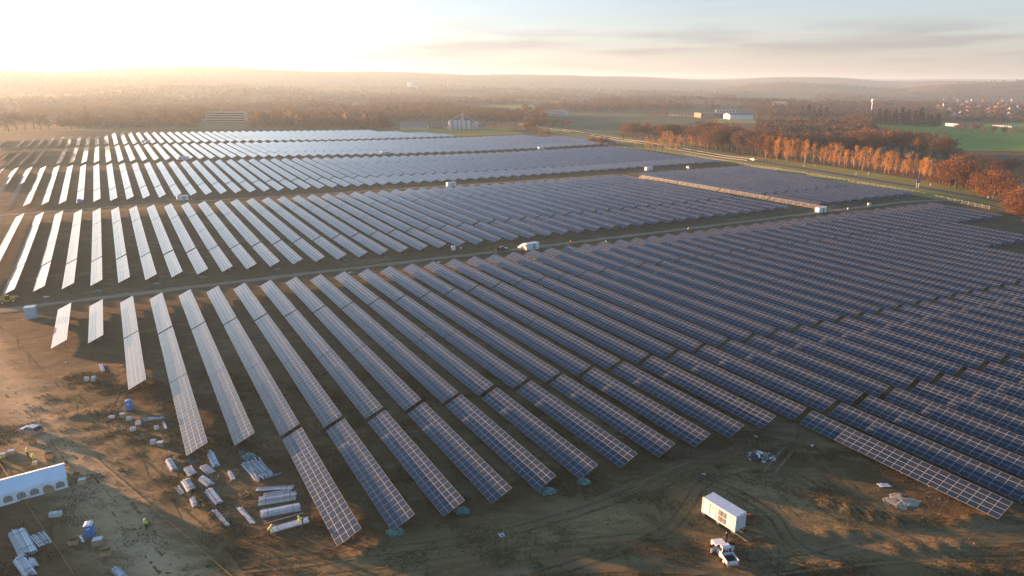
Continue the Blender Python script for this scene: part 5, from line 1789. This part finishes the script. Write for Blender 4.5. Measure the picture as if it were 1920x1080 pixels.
# ------------------------------------------------------------------ heaps of wrap and rubbish
def heap(name, q, r_, h_, mats_, label, cat, group=None, n=60, size=.35):
    o = empty(name, gp(*q)); tag(o, label, cat, group)
    core = MB()
    nn = 14
    prof = [(r_ * .95, -.05), (r_ * .8, h_ * .35), (r_ * .45, h_ * .75), (.02, h_ * .9)]
    P, F = [], []
    for k, (a, z_) in enumerate(prof):
        for i in range(nn):
            t = 6.283 * i / nn
            f_ = 1 + .25 * math.sin(i * 2.1 + k) + rnd.uniform(-.12, .12)
            P.append((a * f_ * math.cos(t), a * f_ * math.sin(t) * .75, z_ * rnd.uniform(.75, 1.2)))
    for k in range(3):
        for i in range(nn):
            F.append((k * nn + i, k * nn + (i + 1) % nn, (k + 1) * nn + (i + 1) % nn, (k + 1) * nn + i))
    core.add(P, F).build('heap_core', mats_[0], o)
    for mi, m in enumerate(mats_):
        s_ = MB()
        for _ in range(n):
            a = rnd.uniform(0, 6.28); d = r_ * math.sqrt(rnd.random()) * 1.05
            z_ = h_ * (1 - (d / r_) ** 2 * .8) * rnd.uniform(.5, 1.05)
            c = Vector((d * math.cos(a), d * math.sin(a) * .75, max(.05, z_)))
            M3 = Matrix.Rotation(rnd.uniform(0, 6.28), 4, 'Z') @ Matrix.Rotation(rnd.uniform(-.9, .9), 4, 'X')
            s_.box(c, (size * rnd.uniform(.4, 1.5), size * rnd.uniform(.15, .6), .02), 0, 0, M3)
        s_.build(('loose_wrap', 'scraps', 'loose_sheets')[mi], m, o)['kind'] = 'stuff'
    return o


NETS = [((467, 858), 'green packing wrap heap beside the spare module'), ((741, 1000), 'green wrap heap in front of the sixth front row'), ((866, 959), 'green wrap heap in front of the seventh front row'), ((1026, 922), 'green wrap heap in front of the ninth front row'),
        ((1095, 904), 'green wrap heap in front of the tenth front row'), ((650, 489), 'green wrap heap above the first lane in the middle'), ((725, 483), 'bright green wrap heap beside the first lane'), ((660, 513), 'green wrap heap below the first lane'),
        ((520, 505), 'green wrap heap at a row end left of the middle lane'), ((380, 520), 'green wrap heap beside the first lane at left'), ((295, 533), 'pale green wrap heap on the first lane at left'), ((183, 546), 'green wrap heap by the lane, leftmost one'),
        ((1155, 430), 'green wrap heap below a row end near the container'), ((1380, 404), 'green wrap heap by the lane under the right rows'), ((1562, 386), 'green wrap heap beside the white corner container'), ((507, 361), 'green wrap heap at the second lane'),
        ((826, 493), 'pale wrap heap between first row ends right of the middle'), ((1683, 376), 'green wrap heap at the far right lane')]
for q, lab in NETS:
    d_ = screen(gp(*q))[2]
    heap('wrap_heap', q, rnd.uniform(1.0, 1.5), rnd.uniform(.5, .8), [M_net, M_netw], lab, 'wrap heap', 'heaps of green packing wrap', 26 if d_ > 170 else 60)
heap('rubbish_heap', (1425, 857), 2.6, .7, [M_tarp, M_card, M_film], 'rubbish heap of dark sheeting and cardboard on the bare ground', 'rubbish heap', None, 26, .8)
heap('soil_heap', (1408, 974), 2.0, .8, [M_spoil, M_spoil], 'heap of red soil behind the white container', 'soil heap', None, 20, .3)
heap('sand_heap', (1690, 940), 3.0, .25, [M_sand, M_sand], 'flat heap of pale sand in front of the long right row', 'sand heap', None, 30, .4)
o_ = empty('broken_pallet', gp(1658, 911), .1); tag(o_, 'broken pale pallet lying near the sand heap', 'pallet')
for k in range(6):
    MB().box((k * .33 - .9, rnd.uniform(-.1, .1), .12 + rnd.uniform(0, .1)), (.26, 1.1, .04), 0, rnd.uniform(-.3, .3)).build('board', M_film, o_)
for s_ in (-1, 1):
    MB().box((0, s_ * .4, .05), (2.2, .12, .1)).build('runner', M_wood, o_)
o_ = empty('cardboard_sheet', gp(641, 1015), .5); tag(o_, 'two cardboard sheets lying before the first front row', 'cardboard')
MB().box((0, 0, .06), (1.1, .8, .03)).build('sheet', M_card, o_)
MB().box((.9, .35, .10), (1.0, .8, .03), 0, .3).build('sheet', M_card, o_)
for q, lab in (((1321, 889), 'small white scrap on the soil left of the rubbish heap'), ((1418, 818), 'small white scrap above the rubbish heap'), ((1523, 836), 'white scraps below the long right row'), ((124, 680), 'white scrap on the grass above the wrapped pair'),
               ((237, 882), 'white scrap on the dark edge of the track'), ((85, 557), 'white bag on the lane right of the telehandler')):
    o_ = empty('litter', gp(*q), rnd.uniform(0, 3)); tag(o_, lab, 'litter', 'white scraps on the ground')
    s_ = 2.2 if 'bag' in lab else 1
    MB().box((0, 0, .06 * s_), (.55 * s_, .32 * s_, .12 * s_), 0, 0, None, .7).box((.3 * s_, .2 * s_, .03), (.3 * s_, .3 * s_, .05), 0, .5).build('scrap', M_film, o_)
# tanks and barrels by the lanes
def tank(q, r_, h_, m, label, name='water_tank'):
    o = empty(name, gp(*q)); tag(o, label, 'tank')
    MB().lathe([(r_, -.05), (r_, h_ * .9), (r_ * .85, h_ * .97), (r_ * .25, h_), (0, h_)], 18).build('shell', m, o)
    MB().lathe([(r_ * 1.03, h_ * .3), (r_ * 1.03, h_ * .34)], 18).lathe([(r_ * 1.03, h_ * .62), (r_ * 1.03, h_ * .66)], 18).build('hoop', M_galvd, o)
    MB().lathe([(r_ * .28, h_), (r_ * .28, h_ + .12), (0, h_ + .12)], 12).build('cap', M_black, o)


tank((1629, 388), 1.0, 2.2, M_tankc, 'cream plastic tank standing on the right lane')
tank((850, 469), .9, 1.9, M_galv, 'steel tank beside the lane left of the black pickup')
tank((864, 467), .4, .9, M_film, 'small pale drum right of the steel tank', 'drum')
tank((1590, 393), .45, 1.0, M_pale, 'small pale drum left of the cream tank', 'drum')

# ropes along the storage ground
for a, b, lab in (((-30, 826), (140, 1080), 'yellow rope stretched past the tent towards the lower edge'), ((147, 835), (440, 1086), 'yellow rope stretched along the sandy track')):
    A_, B_ = gp(*a), gp(*b)
    mb = MB()
    n_ = 26
    P = [A_.lerp(B_, k / n_) for k in range(n_ + 1)]
    P = [Vector((p.x, p.y, gz(p.x, p.y) + .22)) for p in P]
    for p, q in zip(P[:-1], P[1:]):
        mb.tube(p - A_, q - A_, .035, None, 5, 0, False)
    o_ = empty('rope', A_); tag(o_, lab, 'rope'); mb.build('line', M_rope, o_)
    pg = MB().box((0, 0, .1), (.06, .06, .5)).mesh('peg', M_wood)
    for k in range(0, n_ + 1, 5):
        p_ = link(bpy.data.objects.new('peg', pg), o_); p_.location = P[k] - A_ - Vector((0, 0, .12))

# ------------------------------------------------------------------ people
def skin(name, verts, edges, rad, m, parent):
    me = bpy.data.meshes.new(name)
    me.from_pydata([tuple(v) for v in verts], edges, [])
    me.materials.append(m)
    o = link(bpy.data.objects.new(name, me), parent)
    md = o.modifiers.new('Skin', 'SKIN'); md.use_smooth_shade = True
    for i, r_ in enumerate(rad):
        sv = me.skin_vertices[0].data[i]
        sv.radius = (r_, r_) if np.isscalar(r_) else r_
        sv.use_root = i == 0
    s2 = o.modifiers.new('Subsurf', 'SUBSURF'); s2.levels = 1; s2.render_levels = 1
    return o


POSES = {
    'walk': dict(lk=(.16, .09, .50), la=(.10, .10, .08), rk=(.05, -.09, .48), ra=(-.28, -.10, .14), le=(-.10, .27, 1.16), lh=(.02, .27, .94), re=(.02, -.28, 1.15), rh=(.22, -.24, .98), lean=.03),
    'stand': dict(lk=(.02, .10, .50), la=(0, .11, .08), rk=(.02, -.10, .50), ra=(0, -.11, .08), le=(.02, .27, 1.16), lh=(.16, .22, .98), re=(.02, -.27, 1.16), rh=(.18, -.2, 1.0), lean=.02),
    'bend': dict(lk=(.12, .10, .48), la=(-.02, .13, .08), rk=(.10, -.10, .48), ra=(-.04, -.13, .08), le=(.52, .20, .86), lh=(.62, .15, .60), re=(.52, -.20, .86), rh=(.62, -.15, .60), lean=.36)}


def person(loc, rz, label, pose='stand', top=None, hat=None):
    p = POSES[pose]
    o = empty('person', loc, rz); o.scale = (1.1, 1.1, 1.1); tag(o, label, 'person', 'workers on the site')
    ln = p['lean']
    drop = .18 * (ln > .2)
    pel = Vector((0, 0, .95)); ch = Vector((ln * .7, 0, 1.28 - drop * .6)); nk = Vector((ln * 1.1, 0, 1.48 - drop)); hb = nk + Vector((.02 + ln * .2, 0, .10)); ht = hb + Vector((.02, 0, .16))
    sL, sR = nk + Vector((-.02, .19, -.06)), nk + Vector((-.02, -.19, -.06))
    V_ = lambda k: Vector(p[k])
    dz = Vector((0, 0, 0))
    vs_ = [pel, ch, nk, hb, ht, sL, V_('le'), V_('lh'), sR, V_('re'), V_('rh'), pel + Vector((0, .09, -.06)), V_('lk'), V_('la'), pel + Vector((0, -.09, -.06)), V_('rk'), V_('ra'), V_('la') + Vector((.17, 0, -.04)), V_('ra') + Vector((.17, 0, -.04)), V_('lh') + Vector((.05, 0, -.08)), V_('rh') + Vector((.05, 0, -.08))]
    ed = [(0, 1), (1, 2), (2, 3), (3, 4), (2, 5), (5, 6), (6, 7), (2, 8), (8, 9), (9, 10), (0, 11), (11, 12), (12, 13), (0, 14), (14, 15), (15, 16), (13, 17), (16, 18), (7, 19), (10, 20)]
    rd = [.12, .13, .055, .085, .09, .06, .045, .035, .06, .045, .035, .085, .06, .045, .085, .06, .045, .04, .04, .035, .035]
    skin('body', vs_, ed, rd, M_skin, o)
    skin('jacket', [pel + Vector((0, 0, -.02)), ch, nk + Vector((0, 0, -.05)), sL, V_('le'), V_('lh') * .9 + V_('le') * .1, sR, V_('re'), V_('rh') * .9 + V_('re') * .1], [(0, 1), (1, 2), (2, 3), (3, 4), (4, 5), (2, 6), (6, 7), (7, 8)], [.165, .18, .10, .09, .075, .06, .09, .075, .06], top or M_viz, o)
    skin('trousers', [pel + Vector((0, 0, .0)), pel + Vector((0, .09, -.08)), V_('lk'), V_('la') + Vector((0, 0, .02)), pel + Vector((0, -.09, -.08)), V_('rk'), V_('ra') + Vector((0, 0, .02))], [(0, 1), (1, 2), (2, 3), (0, 4), (4, 5), (5, 6)], [.145, .11, .085, .07, .11, .085, .07], M_dark, o)
    bt = MB()
    for k in ('la', 'ra'):
        bt.box(V_(k) + Vector((.07, 0, -.02)), (.28, .11, .11), 0, 0, None, .85)
    bt.build('boots', M_black, o)
    h_ = hb + Vector((.01, 0, .10))
    MB().lathe([(.15, 0), (.125, .015), (.12, .06), (.09, .11), (.04, .135), (0, .14)], 14, 0, h_).build('helmet', hat or M_hat, o)


def face(a, b):
    return heading(gp(*a), gp(*b))


person(gp(275, 992), face((280, 985), (262, 1000)), 'worker in yellow jacket walking across the sandy track', 'walk')
person(gp(53, 858), 1.2, 'worker in yellow jacket standing behind the tent among cartons', 'stand')
person(gp(61, 866), -.4, 'worker in yellow jacket bending over a small carton behind the tent', 'bend')
person(gp(3, 870), .4, 'worker in yellow jacket cut by the left picture edge', 'stand')
person(gp(568, 984), face((568, 984), (550, 990)), 'worker in yellow jacket bending at the right end of the beams', 'bend')
person(gp(504, 1006), face((504, 1006), (530, 996)), 'worker in yellow jacket bending at the left end of the beams', 'bend')
person(gp(1361, 1018), 2.2, 'dark haired worker in dark clothes behind the open pickup door', 'stand', M_dark, M_black)
person(gp(973, 470), .3, 'worker in yellow jacket under the canopy of the lane container', 'stand')
person(gp(978, 473), 1.6, 'worker in orange jacket right beside the lane container and canopy', 'stand', M_vizo)
person(gp(1070, 459), .6, 'worker in orange jacket on the lane right of the container', 'stand', M_vizo)
person(gp(1136, 459), .6, 'worker in yellow jacket standing between panel ends below the lane', 'stand')
person(gp(1290, 434), .6, 'worker in yellow jacket behind the row ends far right below the lane', 'stand')
person(gp(333, 379), .6, 'worker in orange jacket beside the pale container at left', 'stand', M_vizo)
person(gp(360, 379), 1.6, 'worker in orange jacket on the second lane right of the pale container', 'stand', M_vizo)
# ------------------------------------------------------------------ haze
hz = MB().box((0, 3000, 62), (26000, 26000, 230)).build('haze', [], None)
tag(hz, 'thin golden haze over the whole valley', kind='stuff')
hm = bpy.data.materials.new('valley haze')
hm.use_nodes = True
hm.node_tree.nodes.clear()
ho = hm.node_tree.nodes.new('ShaderNodeOutputMaterial')
hv = hm.node_tree.nodes.new('ShaderNodeVolumePrincipled')
hv.inputs['Color'].default_value = HAZE_COLOR
hv.inputs['Density'].default_value = HAZE_DENSITY
hv.inputs['Anisotropy'].default_value = HAZE_ANISO
hm.node_tree.links.new(hv.outputs[0], ho.inputs['Volume'])
hz.data.materials.append(hm)
